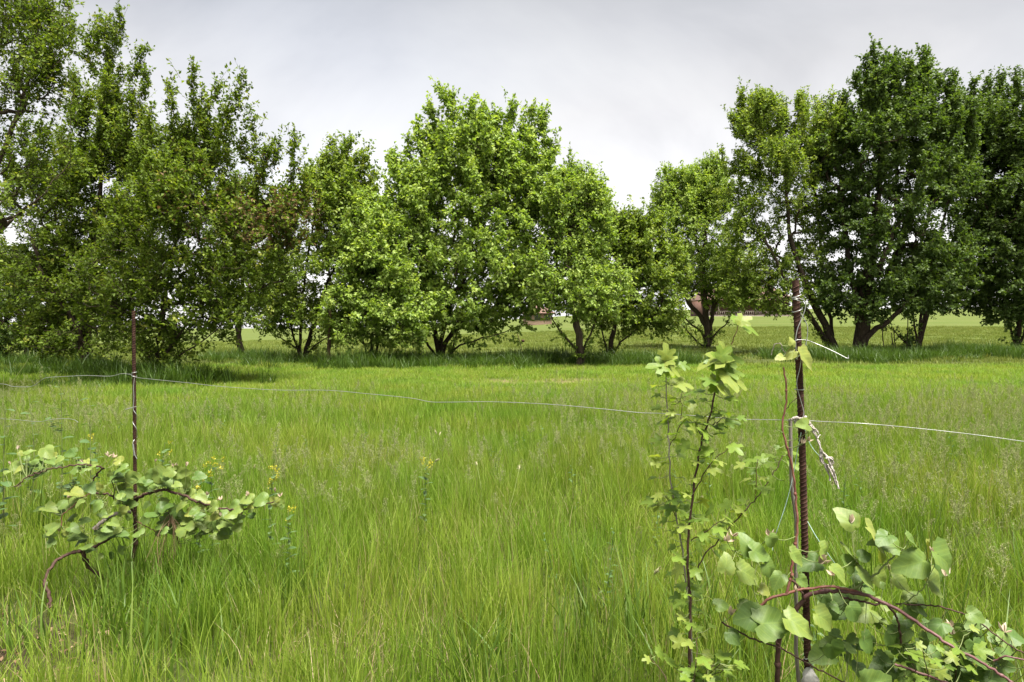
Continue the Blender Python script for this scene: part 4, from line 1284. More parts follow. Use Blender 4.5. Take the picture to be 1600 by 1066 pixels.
def bud_mesh(seed):
    r = np.random.default_rng(seed)
    g = Geo()
    for k in range(4):
        ax = unit(np.array([r.normal(0, 0.4), r.normal(0, 0.4), 0.8]))
        side = unit(np.cross(ax, r.normal(size=3)))
        nn = np.cross(side, ax)
        pr = np.array([0.12, 0.42, 0.5, 0.3, 0.04])
        t = np.linspace(0, 1, 5)
        c = ax * t[:, None] + nn * 0.25 * t[:, None] ** 2
        l = c - side * pr[:, None] * 0.5 + nn * pr[:, None] * 0.35
        m_ = c
        rr = c + side * pr[:, None] * 0.5 + nn * pr[:, None] * 0.35
        v = np.stack([l, m_, rr], 1).reshape(-1, 3)
        q = [(i * 3 + a, i * 3 + a + 1, i * 3 + a + 4, i * 3 + a + 3) for i in range(4) for a in (0, 1)]
        g.add(v, q, r.uniform(0.2, 1.0))
    return g.mesh('bud', M['vine_bud'], True)


BUDS = [bud_mesh(k) for k in range(4)]


def orient(o, base, axis, normal, size, wid=1.0):
    ya = unit(axis)
    xa = unit(np.cross(ya, normal))
    za = np.cross(xa, ya)
    m = Matrix(((xa[0] * size * wid, ya[0] * size, za[0] * size, base[0]), (xa[1] * size * wid, ya[1] * size, za[1] * size, base[1]), (xa[2] * size * wid, ya[2] * size, za[2] * size, base[2]), (0, 0, 0, 1)))
    return m


def put_part(name, me, root, mat4):
    o = obj(name, me, root)
    o.matrix_local = Matrix.Translation(-root.location) @ mat4
    return o


class Plant:
    """A plant with stems, petioles and separately made leaves."""

    def __init__(self, name, label, cat, at, group=None):
        self.root = empty(name, at, label, cat, group)
        self.at = np.asarray(at, float)
        self.lines = []
        self.g = {}
        self.n = 0

    def stem(self, pts, r0, r1, mat='vine_bark', n=30, wob=0.0015, sides=7, knots=0):
        ctrl = [P(*p) for p in pts]
        self.n += 1
        g = Geo()
        p = add_tube(g, ctrl, r0, r1, n, sides, wob=wob, seed=self.n)
        rk = np.random.default_rng(self.n + 77)
        for k in range(knots):                       # swollen nodes
            i = rk.integers(2, n - 2)
            tt = np.linspace(-1, 1, 5)
            dv = unit(p[i + 1] - p[i - 1])
            rr = r0 + (r1 - r0) * i / n
            v, q = tubes((p[i] + dv * tt[:, None] * rr * 1.6)[None], (rr * np.array([0.9, 1.25, 1.42, 1.25, 0.9]))[None], 7)
            g.add(v, q)
        o = obj('stem', g.mesh('stem', M[mat], True, self.at), self.root)
        self.lines.append(p)
        return p

    def petiole(self, base, mat='stem_green', rad=0.0011, maxd=0.5):
        A = np.concatenate(self.lines)
        d = np.linalg.norm(A - base, axis=1)
        q = A[int(np.argmin(d))]
        if d.min() > maxd or d.min() < 0.004:
            return
        g = self.g.setdefault(mat, Geo())
        mid = 0.5 * (q + base) + np.array([0, 0, -0.12 * d.min()])
        p = spline([q, mid, base], 6)
        v, f = tubes(p[None], np.full((1, 6), rad), 4)
        g.add(v, f)

    def leaf(self, base, axis, normal, size, me, wid=1.0, pet=True, name='leaf'):
        put_part(name, me, self.root, orient(None, base, axis, normal, size, wid))
        if pet:
            self.petiole(base)

    def done(self):
        for mat, g in self.g.items():
            o = obj('petiole', g.mesh('petiole', M[mat], True, self.at), self.root)
            o['kind'] = 'stuff'


CAMV = np.array([0, -1.0, 0.1])
UPV = np.array([0, 0, 1.0])


def leaf_bt(plant, b, t, d, face, tone, r, meshes, dd=0.0, wid=1.0):
    """Leaf from base pixel to tip pixel; face 0 lies flat, 1 faces the camera."""
    B = P(b[0], b[1], d)
    T = P(t[0], t[1], d - dd)
    ax = T - B
    size = np.linalg.norm(ax) * (0.66 if meshes is VL else 0.82)
    nrm = unit(UPV * (1 - face) + CAMV * face + r.normal(0, 0.12, 3))
    plant.leaf(B, ax, nrm, size, meshes[tone][r.integers(0, len(meshes[tone]))], wid)


def leaf_bb(plant, x0, y0, x1, y1, d, tone, r, meshes, k=1.0):
    """Leaf filling a pixel box: lies flat when the box is low and wide, faces the camera when it is tall."""
    w, h = max(x1 - x0, 4), max(y1 - y0, 3)
    L = max(w, h) * d / F * 0.62 * k
    sphi = np.clip(h / w, 0.22, 1.0)
    phi = math.asin(sphi)
    nrm = unit(UPV * math.cos(phi) + np.array([0, -1, 0]) * math.sin(phi) + r.normal(0, 0.10, 3))
    yaw = r.uniform(-0.9, 0.9) + (np.pi if r.random() < 0.5 else 0)
    e1 = np.array([1.0, 0, 0])
    e2 = unit(np.cross(nrm, e1))
    ax = e1 * math.cos(yaw) + e2 * math.sin(yaw)
    c = P(0.5 * (x0 + x1), 0.5 * (y0 + y1), d + r.normal(0, 0.03))
    plant.leaf(c - ax * L * 0.30, ax, nrm, L, meshes[tone][r.integers(0, len(meshes[tone]))], 1.0)


def bud(plant, px, py, d, size_px, r):
    b = P(px, py + size_px * 0.4, d)
    ax = unit(np.array([r.normal(0, 0.5), r.normal(0, 0.3), 1.0]))
    z = ax
    x = unit(np.cross(z, r.normal(size=3)))
    y = np.cross(z, x)
    s = size_px * d / F * 0.8
    m = Matrix(((x[0] * s, y[0] * s, z[0] * s, b[0]), (x[1] * s, y[1] * s, z[1] * s, b[1]), (x[2] * s, y[2] * s, z[2] * s, b[2]), (0, 0, 0, 1)))
    put_part('bud', BUDS[r.integers(0, len(BUDS))], plant.root, m)
    plant.petiole(b)


# ---- the vine on the thick rod
rv = np.random.default_rng(5)
V = Plant('grape_vine', 'large-leaved vine with purple-brown arching canes sprawling round the foot of the thick rusty rod', 'vine', P(1216, 1330, 2.0), 'vines on the rods')
V.stem([(1212, 1330, 2.0), (1214, 1120, 2.0), (1216, 1010, 1.99), (1225, 985, 1.98), (1238, 962, 1.97), (1250, 944, 1.965), (1257, 938, 1.965)], 0.0085, 0.0072, 'vine_bark', 40, 0.0016, knots=2)
V.stem([(1256, 940, 1.965), (1264, 930, 1.96), (1282, 925, 1.95), (1312, 924, 1.93), (1346, 929, 1.91), (1372, 938, 1.9), (1410, 957, 1.87), (1450, 985, 1.84), (1490, 1012, 1.8), (1530, 1033, 1.77), (1575, 1062, 1.74), (1620, 1095, 1.7)], 0.0062, 0.0032, 'cane_purple', 60, 0.0012, knots=5)
V.stem([(1169, 972, 1.95), (1184, 951, 1.95), (1205, 935, 1.95), (1228, 929, 1.95), (1250, 922, 1.945), (1290, 917, 1.93), (1326, 921, 1.92), (1352, 930, 1.91), (1374, 940, 1.9)], 0.0042, 0.0036, 'cane_red', 40, 0.001, knots=3)
V.stem([(1228, 929, 1.95), (1235, 906, 1.955), (1237, 885, 1.96), (1244, 842, 1.965), (1245.5, 805, 1.965), (1243, 770, 1.97), (1240, 742, 1.97), (1231, 702, 1.97), (1223, 676, 1.97), (1224, 652, 1.975), (1229, 625, 1.975), (1227, 592, 1.975), (1224, 574, 1.975)], 0.0042, 0.0024, 'cane_red', 60, 0.001, knots=6)
V.stem([(1372, 938, 1.9), (1388, 946, 1.9), (1400, 962, 1.9), (1407, 985, 1.91), (1408, 1005, 1.92)], 0.0034, 0.0028, 'vine_bark', 20)
V.stem([(1312, 926, 1.93), (1318, 934, 1.925), (1345, 940, 1.915), (1368, 945, 1.9), (1376, 940, 1.9)], 0.003, 0.003, 'vine_bark', 22)
V.stem([(1128, 972, 1.94), (1150, 985, 1.93), (1178, 998, 1.92), (1217, 1012, 1.93), (1262, 1037, 1.95), (1310, 1062, 1.95), (1360, 1090, 1.95)], 0.0026, 0.002, 'vine_bark', 36)
V.stem([(1208, 968, 1.97), (1206, 985, 1.97), (1213, 1004, 1.975), (1220, 1012, 1.98)], 0.0028, 0.0022, 'vine_bark', 14)
V.stem([(1332, 922, 1.92), (1358, 906, 1.9), (1382, 884, 1.88), (1398, 868, 1.87), (1412, 858, 1.86)], 0.0036, 0.002, 'stem_green', 22)
V.stem([(1400, 944, 1.9), (1440, 945, 1.9), (1480, 951, 1.9), (1518, 964, 1.89), (1545, 983, 1.87), (1570, 1003, 1.85), (1600, 1022, 1.83), (1640, 1040, 1.82)], 0.0023, 0.0018, 'vine_bark', 40)
V.stem([(1398, 1038, 1.88), (1440, 1052, 1.86), (1490, 1072, 1.84)], 0.0034, 0.003, 'cane_purple', 20)
V.stem([(1552, 1033, 1.82), (1576, 1026, 1.8), (1610, 1034, 1.78)], 0.0026, 0.002, 'cane_purple', 16)
V.stem([(1236, 906, 1.955), (1246, 915, 1.955), (1252, 925, 1.96), (1256, 938, 1.963)], 0.0034, 0.0036, 'vine_bark', 14)
V.stem([(1346, 925, 1.91), (1349, 905, 1.905), (1343, 885, 1.9), (1336, 874, 1.9)], 0.0016, 0.001, 'vine_bark', 14)
V.stem([(1407, 948, 1.89), (1420, 938, 1.88), (1440, 922, 1.87), (1452, 900, 1.86)], 0.0018, 0.0012, 'stem_green', 14)
V.stem([(1228, 640, 1.975), (1236, 630, 1.972), (1246, 622, 1.972)], 0.0012, 0.0008, 'vine_bark', 10)
V.stem([(1224, 676, 1.97), (1215, 672, 1.97), (1212, 668, 1.97)], 0.0014, 0.0008, 'stem_green', 8)
V.stem([(1170, 930, 1.96), (1163, 900, 1.965), (1158, 880, 1.97), (1150, 862, 1.97)], 0.0016, 0.001, 'stem_green', 14)
V.stem([(1190, 950, 1.95), (1180, 935, 1.96), (1176, 910, 1.965), (1185, 880, 1.97)], 0.002, 0.0012, 'stem_green', 14)
V.stem([(1205, 555, 1.98), (1209, 541, 1.98), (1214, 536, 1.98), (1219, 538, 1.98), (1229, 555, 1.975)], 0.0011, 0.0014, 'old_wood', 14)
RL = [((1134, 889), (1139, 848), .85, 2), ((1172, 860), (1160, 818), .75, 1), ((1178, 862), (1222, 876), .45, 1), ((1198, 884), (1228, 912), .6, 1), ((1238, 866), (1268, 896), .4, 2),
      ((1203, 840), (1220, 866), .5, 1), ((1193, 975), (1268, 966), .45, 1), ((1236, 970), (1299, 1010), .25, 2), ((1280, 962), (1326, 995), .4, 2), ((1285, 860), (1318, 886), .45, 2),
      ((1303, 888), (1341, 911), .5, 2), ((1322, 857), (1360, 887), .3, 2), ((1332, 884), (1308, 858), .7, 1), ((1362, 830), (1417, 890), .12, 3), ((1440, 878), (1392, 892), .6, 1),
      ((1396, 852), (1346, 830), .35, 1), ((1448, 852), (1452, 890), .2, 3), ((1466, 866), (1522, 915), .45, 1), ((1456, 908), (1511, 930), .5, 2), ((1448, 890), (1456, 925), .3, 3),
      ((1517, 960), (1560, 975), .55, 1), ((1564, 998), (1612, 1024), .45, 1), ((1358, 1068), (1420, 1058), .6, 1), ((1418, 952), (1442, 990), .6, 0), ((1428, 948), (1466, 970), .5, 1),
      ((1332, 820), (1309, 780), .65, 2), ((1482, 1028), (1530, 1062), .55, 1), ((1505, 1008), (1554, 1038), .4, 2), ((1160, 893), (1207, 919), .45, 2), ((1184, 962), (1136, 972), .55, 0),
      ((1122, 946), (1152, 938), .5, 1), ((1253, 556), (1287, 596), .45, 3), ((1240, 551), (1220, 568), .6, 3), ((1222, 558), (1205, 563), .6, 3), ((1238, 538), (1241, 518), .7, 3), ((1260, 664), (1234, 663), .6, 2),
      ((1400, 905), (1440, 930), .5, 2), ((1370, 900), (1405, 928), .5, 2), ((1380, 915), (1362, 900), .5, 1), ((1425, 930), (1462, 945), .4, 1), ((1250, 905), (1272, 925), .6, 1), ((1300, 945), (1320, 965), .5, 0),
      ((1330, 950), (1355, 985), .6, 0), ((1350, 1000), (1380, 1030), .6, 0), ((1390, 990), (1420, 1030), .6, 0), ((1440, 1000), (1470, 1030), .6, 1), ((1300, 1010), (1320, 1050), .7, 0), ((1440, 1040), (1470, 1070), .6, 1),
      ((1158, 945), (1190, 960), .5, 1), ((1140, 990), (1165, 1015), .6, 0), ((1220, 900), (1200, 925), .6, 1), ((1190, 920), (1215, 935), .5, 3), ((1540, 1040), (1580, 1060), .5, 1), ((1345, 870), (1372, 862), .6, 0),
      ((1420, 842), (1445, 862), .4, 1), ((1386, 838), (1362, 858), .5, 0), ((1345, 900), (1385, 935), .4, 2), ((1468, 900), (1442, 880), .6, 0), ((1212, 700), (1222, 694), .6, 1), ((1262, 676), (1272, 690), .5, 2)]
for b, t, face, tone in RL:
    leaf_bt(V, b, t, 1.9 + rv.normal(0, 0.03) if b[1] > 780 else 1.965, face, tone, rv, VL, dd=rv.normal(0.01, 0.02))
for k in range(84):
    t_ = rv.random()
    bx_ = 1290 + 290 * t_ + rv.normal(0, 12)
    by_ = 918 + 110 * t_ + rv.uniform(-42, 115) * (1 - 0.3 * t_)
    an = rv.uniform(-0.5, 1.2) if rv.random() < 0.6 else rv.uniform(1.9, 3.4)
    ln_ = rv.uniform(24, 48)
    leaf_bt(V, (bx_, by_), (bx_ + ln_ * math.cos(an), by_ + ln_ * math.sin(an)), 1.98 - 0.16 * t_ + rv.uniform(0.0, 0.12), rv.uniform(0.25, 0.7), int(rv.choice([0, 0, 1, 1, 2])) if by_ < 975 else int(rv.choice([0, 0, 1])), rv, VL, dd=rv.normal(0.01, 0.02))
for (px, py, s) in [(1136, 838, 18), (1145, 832, 14), (1203, 831, 16), (1280, 870, 24), (1477, 892, 20), (1330, 810, 18), (1488, 973, 18), (1569, 980, 20), (1516, 1034, 22), (1143, 953, 20), (1457, 855, 20), (1253, 688, 12), (1263, 684, 12), (1243, 918, 10), (1490, 985, 16), (1302, 893, 16), (1190, 925, 10)]:
    bud(V, px, py, 1.92 if py > 780 else 1.96, s, rv)
V.done()

# ---- the vine on the thin rod
rl = np.random.default_rng(6)
V = Plant('grape_vine', 'low pale-leaved vine with dark crooked stems spreading sideways round the thin rusty rod', 'vine', P(207, 950, 3.55), 'vines on the rods')
D0 = 3.5
V.stem([(203, 950, 3.56), (206, 890, 3.55), (212, 840, 3.54), (211, 806, 3.53)], 0.012, 0.010, 'vine_bark', 24, 0.004, knots=2)
V.stem([(211, 808, D0), (204, 792, D0), (193, 785, D0), (178, 778, D0), (165, 772, D0), (145, 769, 3.45), (146, 752, 3.43), (152, 738, 3.4), (162, 731, 3.4), (150, 729, 3.38), (132, 726, 3.36), (107, 728, 3.33), (80, 733, 3.3), (62, 738, 3.3), (40, 748, 3.28), (22, 760, 3.27)], 0.0058, 0.0028, 'vine_bark', 80, 0.003, knots=7)
V.stem([(198, 790, D0), (213, 779, D0), (228, 773, 3.48), (245, 768, 3.46), (262, 766, 3.45), (290, 776, 3.42), (325, 790, 3.4), (365, 797, 3.4), (400, 792, 3.4), (428, 784, 3.4)], 0.009, 0.0028, 'vine_bark', 60, 0.003, knots=4)
V.stem([(146, 827, 3.42), (160, 815, 3.45), (173, 805, 3.5), (205, 800, 3.53)], 0.010, 0.010, 'old_wood', 18, 0.002)
V.stem([(78, 950, 3.2), (77, 930, 3.22), (71, 914, 3.25), (72, 902, 3.27), (80, 886, 3.3), (92, 873, 3.35), (112, 864, 3.4), (128, 861, 3.42), (142, 857, 3.45), (175, 840, 3.5)], 0.0085, 0.007, 'vine_bark', 50, 0.0025, knots=4)
V.stem([(128, 861, 3.42), (131, 872, 3.42), (140, 887, 3.44), (154, 898, 3.46), (170, 908, 3.5)], 0.0105, 0.0095, 'vine_bark', 20, 0.003)
V.stem([(96, 822, 3.38), (97, 806, 3.38), (104, 799, 3.38), (115, 790, 3.38), (128, 778, 3.4), (145, 769, 3.45)], 0.0024, 0.002, 'cane_red', 24)
V.stem([(178, 777, D0), (178, 762, 3.46), (175, 752, 3.44), (178, 746, 3.42)], 0.0028, 0.002, 'vine_bark', 14)
V.stem([(262, 800, 3.42), (272, 825, 3.4), (280, 850, 3.4)], 0.002, 0.0016, 'vine_bark', 12)
V.stem([(213, 815, 3.5), (228, 822, 3.48), (245, 832, 3.45)], 0.003, 0.002, 'cane_red', 12)
LL = [(14, 720, 37, 738, 2), (40, 718, 69, 729, 1), (59, 696, 85, 714, 2), (75, 707, 90, 719, 3), (37, 703, 56, 711, 2), (26, 704, 36, 712, 3), (83, 715, 101, 721, 2), (18, 728, 36, 739, 3),
      (173, 711, 194, 727, 3), (142, 721, 154, 730, 2), (165, 735, 177, 748, 2), (172, 737, 201, 753, 2), (194, 734, 217, 758, 2), (177, 728, 201, 737, 1), (130, 718, 142, 724, 3),
      (96, 776, 126, 795, 2), (103, 765, 133, 777, 3), (64, 789, 92, 798, 2), (70, 815, 96, 836, 2), (95, 822, 109, 838, 3), (104, 832, 132, 842, 1), (147, 824, 193, 839, 1), (147, 752, 162, 768, 3),
      (230, 726, 262, 757, 2), (252, 727, 277, 748, 2), (270, 725, 296, 752, 2), (240, 740, 275, 760, 1), (279, 763, 306, 783, 2), (302, 766, 324, 784, 2), (257, 790, 289, 811, 1), (267, 807, 305, 834, 2),
      (289, 793, 312, 809, 3), (303, 796, 320, 818, 2), (322, 782, 343, 800, 2), (346, 789, 381, 809, 2), (360, 799, 382, 815, 2), (325, 799, 346, 815, 3), (304, 811, 336, 828, 2), (337, 811, 363, 824, 2),
      (340, 823, 363, 838, 1), (371, 773, 398, 788, 2), (391, 772, 421, 789, 1), (419, 773, 435, 794, 3), (430, 781, 445, 792, 2), (317, 823, 332, 832, 2), (288, 831, 300, 840, 2), (180, 850, 195, 868, 1), (215, 750, 228, 770, 1),
      (185, 790, 200, 805, 3), (120, 850, 145, 858, 1), (150, 866, 162, 874, 2), (310, 780, 330, 796, 3), (355, 782, 376, 796, 1), (383, 786, 400, 797, 3)]
for x0, y0, x1, y1, tone in LL:
    leaf_bb(V, x0, y0, x1, y1, 3.40 if x0 < 160 else 3.42, tone, rl, VL, 1.2)
    if x1 - x0 > 12:                             # a second, smaller leaf from the same node
        ox, oy = rl.normal(0, 9), rl.uniform(3, 11)
        leaf_bb(V, x0 + ox + 3, y0 + oy, x1 + ox - 3, y1 + oy - 3, 3.44 if x0 < 160 else 3.46, max(tone - 1, 0), rl, VL, 1.12)
        if rl.random() < 0.5:
            leaf_bb(V, x0 - ox, y0 + oy * 1.6, x1 - ox, y1 + oy * 1.6, 3.46, int(rl.integers(0, 3)), rl, VL, 1.1)
for k in range(70):
    if k < 46:
        fx, fy = rl.uniform(150, 320), rl.uniform(742, 838)
    else:
        fx, fy = rl.uniform(30, 150), rl.uniform(705, 850)
    fw = rl.uniform(15, 27)
    fh = fw * rl.uniform(0.4, 0.8)
    A_ = np.concatenate(V.lines)
    if np.linalg.norm(A_ - P(fx, fy, 3.42), axis=1).min() > 0.13:
        continue
    leaf_bb(V, fx - fw / 2, fy - fh / 2, fx + fw / 2, fy + fh / 2, 3.42 + rl.normal(0, 0.05), int(rl.choice([0, 1, 1, 2, 2])), rl, VL, 1.1)
for (px, py, s) in [(27, 699, 8), (16, 723, 7), (169, 709, 10), (176, 711, 9), (130, 719, 8), (105, 775, 8), (93, 828, 8), (272, 726, 9), (291, 725, 9), (323, 771, 8), (345, 803, 8), (378, 800, 8), (430, 765, 8), (438, 772, 9), (242, 719, 7), (148, 824, 9), (344, 778, 9), (386, 770, 8), (303, 800, 7), (30, 758, 7), (70, 913, 9)]:
    bud(V, px, py, 3.4, s, rl)
V.done()

# dry brown stalks hanging off the thin rod's vine
g = Geo()
ro = np.random.default_rng(12)
o0 = P(245, 930, 3.38)
for k in range(14):
    a = P(266 + ro.normal(0, 3), 808 + ro.normal(0, 3), 3.40)
    e = P(242 + ro.normal(0, 20), 885 + ro.normal(0, 28), 3.38 + ro.normal(0, 0.05))
    m_ = 0.5 * (a + e) + np.array([ro.normal(0.012, 0.02), ro.normal(0, 0.02), 0.03])
    add_tube(g, [a, m_, e], 0.0016, 0.0009, 8, 4, var=ro.uniform(0, 0.5))
for k in range(8):
    a = P(268 + ro.normal(0, 2), 810 + ro.normal(0, 3), 3.40)
    e = P(280 + ro.normal(0, 6), 860 + ro.normal(0, 10), 3.38)
    add_tube(g, [a, 0.5 * (a + e) + np.array([0.01, 0, 0.01]), e], 0.0013, 0.0008, 8, 4, var=ro.uniform(0, 0.5))
o = obj('dead_stalks', g.mesh('dead_stalks', M['straw'], False, o0))
o.location = Vector(o0)
tag(o, 'bundle of dry reddish-brown stalks hanging beside the thin rusty rod', 'dead grass')

# ---- the bright saplings in front of the thick rod
def along(p, n, lo=0.0, hi=1.0):
    t = np.linspace(lo, hi, n) * (len(p) - 1)
    i = np.clip(t.astype(int), 0, len(p) - 2)
    return p[i] + (p[i + 1] - p[i]) * (t - i)[:, None], unit(p[i + 1] - p[i])


def dress(plant, p, n, lo, hi, size, r, meshes, droop=0.25):
    c, tg = along(p, n, lo, hi)
    for i in range(n):
        a = i * 2.4 + r.normal(0, 0.5)
        out = unit(np.array([math.cos(a), 0.8 * math.sin(a), 0.1]))
        base = c[i] + out * r.uniform(0.02, 0.055) + np.array([0, 0, r.uniform(-0.005, 0.02)])
        ax = unit(out + np.array([0, 0, -droop + r.normal(0, 0.25)]))
        nrm = unit(UPV * 0.8 + CAMV * r.uniform(-0.1, 0.7) + r.normal(0, 0.25, 3))
        tone = int(r.choice([0, 1, 1, 2]))
        plant.leaf(base, ax, nrm, size * r.uniform(0.6, 1.25), meshes[tone][r.integers(0, len(meshes[tone]))])


rs = np.random.default_rng(15)
V = Plant('sapling', 'bright green lobed-leaf sapling with a dark stem, the taller leaning one before the thick rod', 'sapling', P(1076, 1330, 2.0), 'young saplings')
a1 = V.stem([(1076, 1330, 2.0), (1077, 1066, 2.0), (1078, 940, 2.0), (1074, 860, 2.0), (1083, 775, 2.0), (1094, 700, 2.0), (1110, 645, 2.0), (1120, 600, 2.0), (1127, 565, 2.0), (1132, 545, 2.0)], 0.0062, 0.0022, 'vine_bark', 80, 0.0012, knots=6)
a2 = V.stem([(1130, 555, 2.0), (1142, 540, 1.99), (1150, 520, 1.98), (1156, 502, 1.98)], 0.0018, 0.001, 'cane_red', 16)
a3 = V.stem([(1102, 690, 2.0), (1090, 670, 2.0), (1087, 660, 2.0)], 0.0016, 0.001, 'vine_bark', 10)
a4 = V.stem([(1109, 665, 2.0), (1120, 660, 2.0), (1132, 650, 2.0)], 0.0016, 0.001, 'vine_bark', 10)
a5 = V.stem([(1084, 770, 2.0), (1112, 722, 1.98), (1134, 705, 1.97), (1142, 695, 1.97)], 0.0018, 0.001, 'vine_bark', 14)
a6 = V.stem([(1080, 845, 2.0), (1105, 830, 1.99), (1125, 815, 1.98)], 0.0018, 0.001, 'vine_bark', 12)
for b, t, face, tone in [((1128, 556), (1148, 538), .8, 1), ((1128, 560), (1078, 568), .35, 2), ((1134, 558), (1174, 564), .45, 1), ((1130, 566), (1110, 545), .7, 1), ((1128, 575), (1150, 602), .5, 1), ((1140, 580), (1172, 585), .4, 1), ((1138, 590), (1182, 604), .3, 2),
                         ((1120, 598), (1156, 622), .3, 2), ((1156, 504), (1198, 524), .35, 1), ((1158, 502), (1180, 490), .5, 2), ((1128, 562), (1160, 575), .6, 0), ((1118, 605), (1095, 590), .5, 1), ((1120, 570), (1098, 560), .6, 0), ((1133, 550), (1125, 528), .8, 2)]:
    leaf_bt(V, b, t, 1.98 + rs.normal(0, 0.015), face, tone, rs, SL)
dress(V, a1, 44, 0.44, 0.95, 0.031, rs, SL)
dress(V, a1, 8, 0.24, 0.46, 0.030, rs, SL)
for a in (a3, a4, a5, a6):
    dress(V, a, 7, 0.4, 1.0, 0.034, rs, SL)
V.done()
V = Plant('sapling', 'slender second sapling with a pale stem and small yellow-green leaves, beside the dark-stemmed one', 'sapling', P(1078, 1320, 2.12), 'young saplings')
a1 = V.stem([(1084, 1320, 2.12), (1080, 1000, 2.12), (1074, 925, 2.12), (1066, 860, 2.12), (1056, 800, 2.12), (1047, 740, 2.12), (1045, 690, 2.12), (1042, 640, 2.12), (1041, 590, 2.12), (1042, 560, 2.12), (1040, 540, 2.12)], 0.0045, 0.0016, 'old_wood', 80, 0.0012, knots=5)
a2 = V.stem([(1058, 810, 2.12), (1048, 790, 2.11), (1040, 775, 2.1)], 0.0014, 0.0009, 'vine_bark', 10)
a3 = V.stem([(1045, 700, 2.12), (1060, 670, 2.1), (1066, 640, 2.1), (1064, 620, 2.1)], 0.0014, 0.0009, 'vine_bark', 14)
for b, t, face, tone in [((1036, 572), (1003, 568), .55, 1), ((1042, 565), (1062, 552), .5, 2), ((1042, 555), (1040, 530), .7, 2), ((1040, 575), (1022, 590), .5, 1), ((1046, 575), (1070, 590), .4, 2), ((1060, 600), (1092, 604), .4, 2)]:
    leaf_bt(V, b, t, 2.1 + rs.normal(0, 0.015), face, tone, rs, SL)
dress(V, a1, 54, 0.42, 0.97, 0.028, rs, SL)
dress(V, a1, 5, 0.2, 0.42, 0.028, rs, SL)
for a in (a2, a3):
    dress(V, a, 9, 0.3, 1.0, 0.036, rs, SL)
V.done()

V = Plant('sapling', 'thin leaning sapling twig with sparse reddish-tinged leaves between the saplings and the red cane', 'sapling', P(1085, 1000, 2.05), 'young saplings')
a1 = V.stem([(1082, 905, 2.04), (1100, 870, 2.05), (1130, 835, 2.06), (1160, 802, 2.07), (1180, 780, 2.08), (1205, 745, 2.1), (1223, 712, 2.12)], 0.0022, 0.0014, 'vine_bark', 40, 0.002)
dress(V, a1, 22, 0.15, 1.0, 0.032, rs, SL)
a2 = V.stem([(1182, 780, 2.08), (1182, 745, 2.07), (1184, 718, 2.06)], 0.0012, 0.0008, 'cane_red', 12)
dress(V, a2, 8, 0.4, 1.0, 0.026, rs, SL)
V.done()

# ---- low small-leaved shoots at the foot of the saplings and under the vine
rb = np.random.default_rng(19)
for (lab, cx0, cy0, dd, n, spread) in [('low shoot with many small lobed leaves at the foot of the saplings', 1075, 1010, 1.95, 7, (70, 45)), ('low shoot with small lobed leaves under the arching vine canes', 1470, 1020, 1.9, 7, (75, 40))]:
    V = Plant('low_shrub', lab, 'shrub', P(cx0, 1300, dd), 'low shoots under the vine')
    for k in range(n):
        tx, ty = cx0 + rb.uniform(-1, 1) * spread[0], cy0 + rb.uniform(-1, 0.9) * spread[1]
        p = V.stem([(cx0 + rb.normal(0, 10), 1290, dd), (0.5 * (cx0 + tx), cy0 + 70, dd + rb.normal(0, .05)), (tx, ty, dd + rb.normal(0, 0.08))], 0.0022, 0.001, 'vine_bark', 24)
        dress(V, p, 9, 0.6, 1.0, 0.030, rb, SL, 0.1)
    V.done()

# ------------------------------------------------------------------ weeds and yellow flowers
def weed(label, px, py_top, d, h_px, n_leaf, size, seed, group='leafy weeds in the shaded grass'):
    r = np.random.default_rng(seed)
    V = Plant('broadleaf_weed', label, 'weed', GP(px, d), group)
    top = P(px, py_top, d)
    gpt = GP(px, d)
    g = Geo()
    p = add_tube(g, [gpt, 0.5 * (gpt + top) + np.array([r.normal(0, 0.02), 0, 0]), top], 0.004, 0.002, 20, 5)
    obj('stem', g.mesh('stem', M['stem_green'], True, V.at), V.root)
    V.lines.append(p)
    c, tg = along(p, n_leaf, 0.25, 1.0)
    for i in range(n_leaf):
        a = i * 2.4
        out = np.array([math.cos(a), math.sin(a), 0.25 + r.normal(0, 0.15)])
        V.leaf(c[i] + unit(out) * 0.02, out, unit(UPV + r.normal(0, 0.2, 3)), size * r.uniform(0.6, 1.2) * (1.2 - 0.5 * i / n_leaf), WL[r.integers(0, 3)], 0.7)
    for s in range(3):
        i = r.integers(4, 14)
        a = r.uniform(0, 6.28)
        e = p[i] + np.array([math.cos(a) * 0.10, math.sin(a) * 0.10, 0.12])
        g = Geo()
        pp = add_tube(g, [p[i], 0.5 * (p[i] + e) + np.array([0, 0, -0.01]), e], 0.0022, 0.0012, 8, 4)
        obj('stem', g.mesh('stem', M['stem_green'], True, V.at), V.root)
        V.lines.append(pp)
        for q in range(5):
            b = r.uniform(0, 6.28)
            V.leaf(pp[2 + q], np.array([math.cos(b), math.sin(b), 0.3]), unit(UPV + r.normal(0, 0.2, 3)), size * 0.7, WL[r.integers(0, 3)], 0.7)
    V.done()


weed('tall leafy weed with a pale top in the shade left of the thin rusty rod', 95, 606, 4.6, 0, 16, 0.055, 1)
weed('smaller leafy weed between the tall weed and the thin rusty rod', 140, 622, 4.5, 0, 13, 0.05, 2)
weed('short spindly weed on the outer side of the tall weed', 44, 612, 4.8, 0, 10, 0.05, 3)
weed('leafy weed low at the picture edge beside a slanting dry stem', 8, 640, 4.0, 0, 14, 0.06, 4)


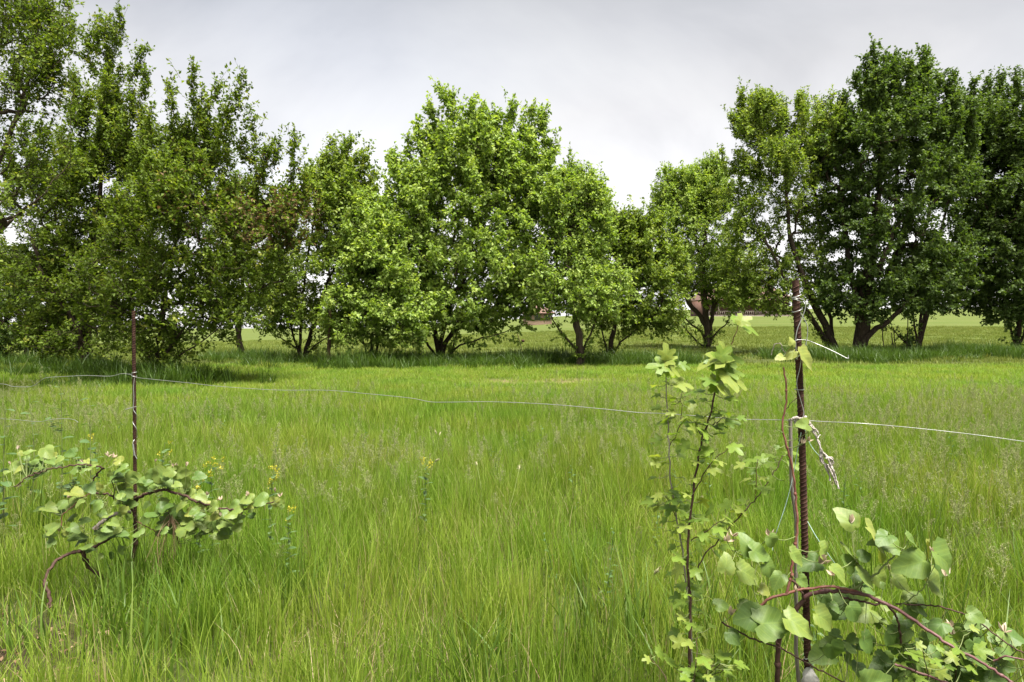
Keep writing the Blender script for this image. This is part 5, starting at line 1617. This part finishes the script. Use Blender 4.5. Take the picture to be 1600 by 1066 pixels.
def flower(label, px, py, d, seed, heads=6):
    r = np.random.default_rng(seed)
    gpt = GP(px + r.normal(0, 4), d)
    V = Plant('yellow_wildflower', label, 'flower', gpt, 'yellow wildflowers')
    top = P(px, py, d)
    g = Geo()
    p = add_tube(g, [gpt, 0.5 * (gpt + top) + np.array([r.normal(0, 0.015), 0, 0]), top], 0.0026, 0.0014, 18, 5)
    obj('stem', g.mesh('stem', M['stem_green'], True, V.at), V.root)
    V.lines.append(p)
    c, tg = along(p, 12, 0.3, 0.9)
    for i in range(12):
        a = i * 2.4
        V.leaf(c[i], np.array([math.cos(a), math.sin(a), 0.4]), unit(UPV + r.normal(0, 0.2, 3)), 0.05 * r.uniform(0.7, 1.2), WL[r.integers(0, 3)], 0.32, pet=False)
    for k in range(heads):
        e = top + np.array([r.normal(0, 0.022), r.normal(0, 0.022), -abs(r.normal(0, 0.05)) if k else 0])
        n = 14
        b = np.repeat(e[None], n, 0) + r.normal(0, 0.007, (n, 3))
        ax = unit(r.normal(0, 1, (n, 3)) + np.array([0, 0, 0.6]))
        v, f = leaf_quads(b, ax, unit(r.normal(size=(n, 3))), np.full(n, 0.010), np.full(n, 0.008))
        g = Geo()
        g.add(v, f, np.repeat(r.random(n), 4))
        obj('flower_head', g.mesh('flower_head', M['petal'], False, V.at), V.root)
        V.petiole(e, rad=0.0008)
    V.done()


flower('yellow wildflower in bloom just above the low vine leaves, fullest of the cluster', 328, 716, 3.75, 1, 7)
flower('small yellow wildflower bending beside the fullest one', 313, 738, 3.7, 2, 5)
flower('yellow wildflower above the outer tip of the low vine', 428, 728, 3.8, 3, 7)
flower('single yellow wildflower in open meadow, far from the vines', 666, 718, 4.2, 4, 5)
flower('yellow wildflower close right of the thin rusty rod', 257, 692, 4.6, 5, 3)
flower('yellow wildflower left of the thin rusty rod above the vine cane', 145, 680, 4.8, 6, 3)
flower('low yellow wildflower in the grass past the tip of the low vine', 450, 796, 3.5, 7, 3)

# slanting dry stems at the shaded edge and in the meadow
g = Geo()
for k, (pts) in enumerate([[(0, 622, 3.6), (20, 595, 3.6), (40, 568, 3.6), (44, 560, 3.6)], [(3, 640, 3.6), (5, 600, 3.6), (6, 585, 3.6)]]):
    add_tube(g, [P(-10, 700, 3.6)] + [P(*p) for p in pts], 0.002, 0.001, 20, 5)
o0 = P(-10, 700, 3.6)
o = obj('dead_stalks', g.mesh('dead_stalks', M['seed'], False, o0))
o.location = Vector(o0)
tag(o, 'two long pale dry grass stems slanting up at the shaded picture edge', 'dead grass')
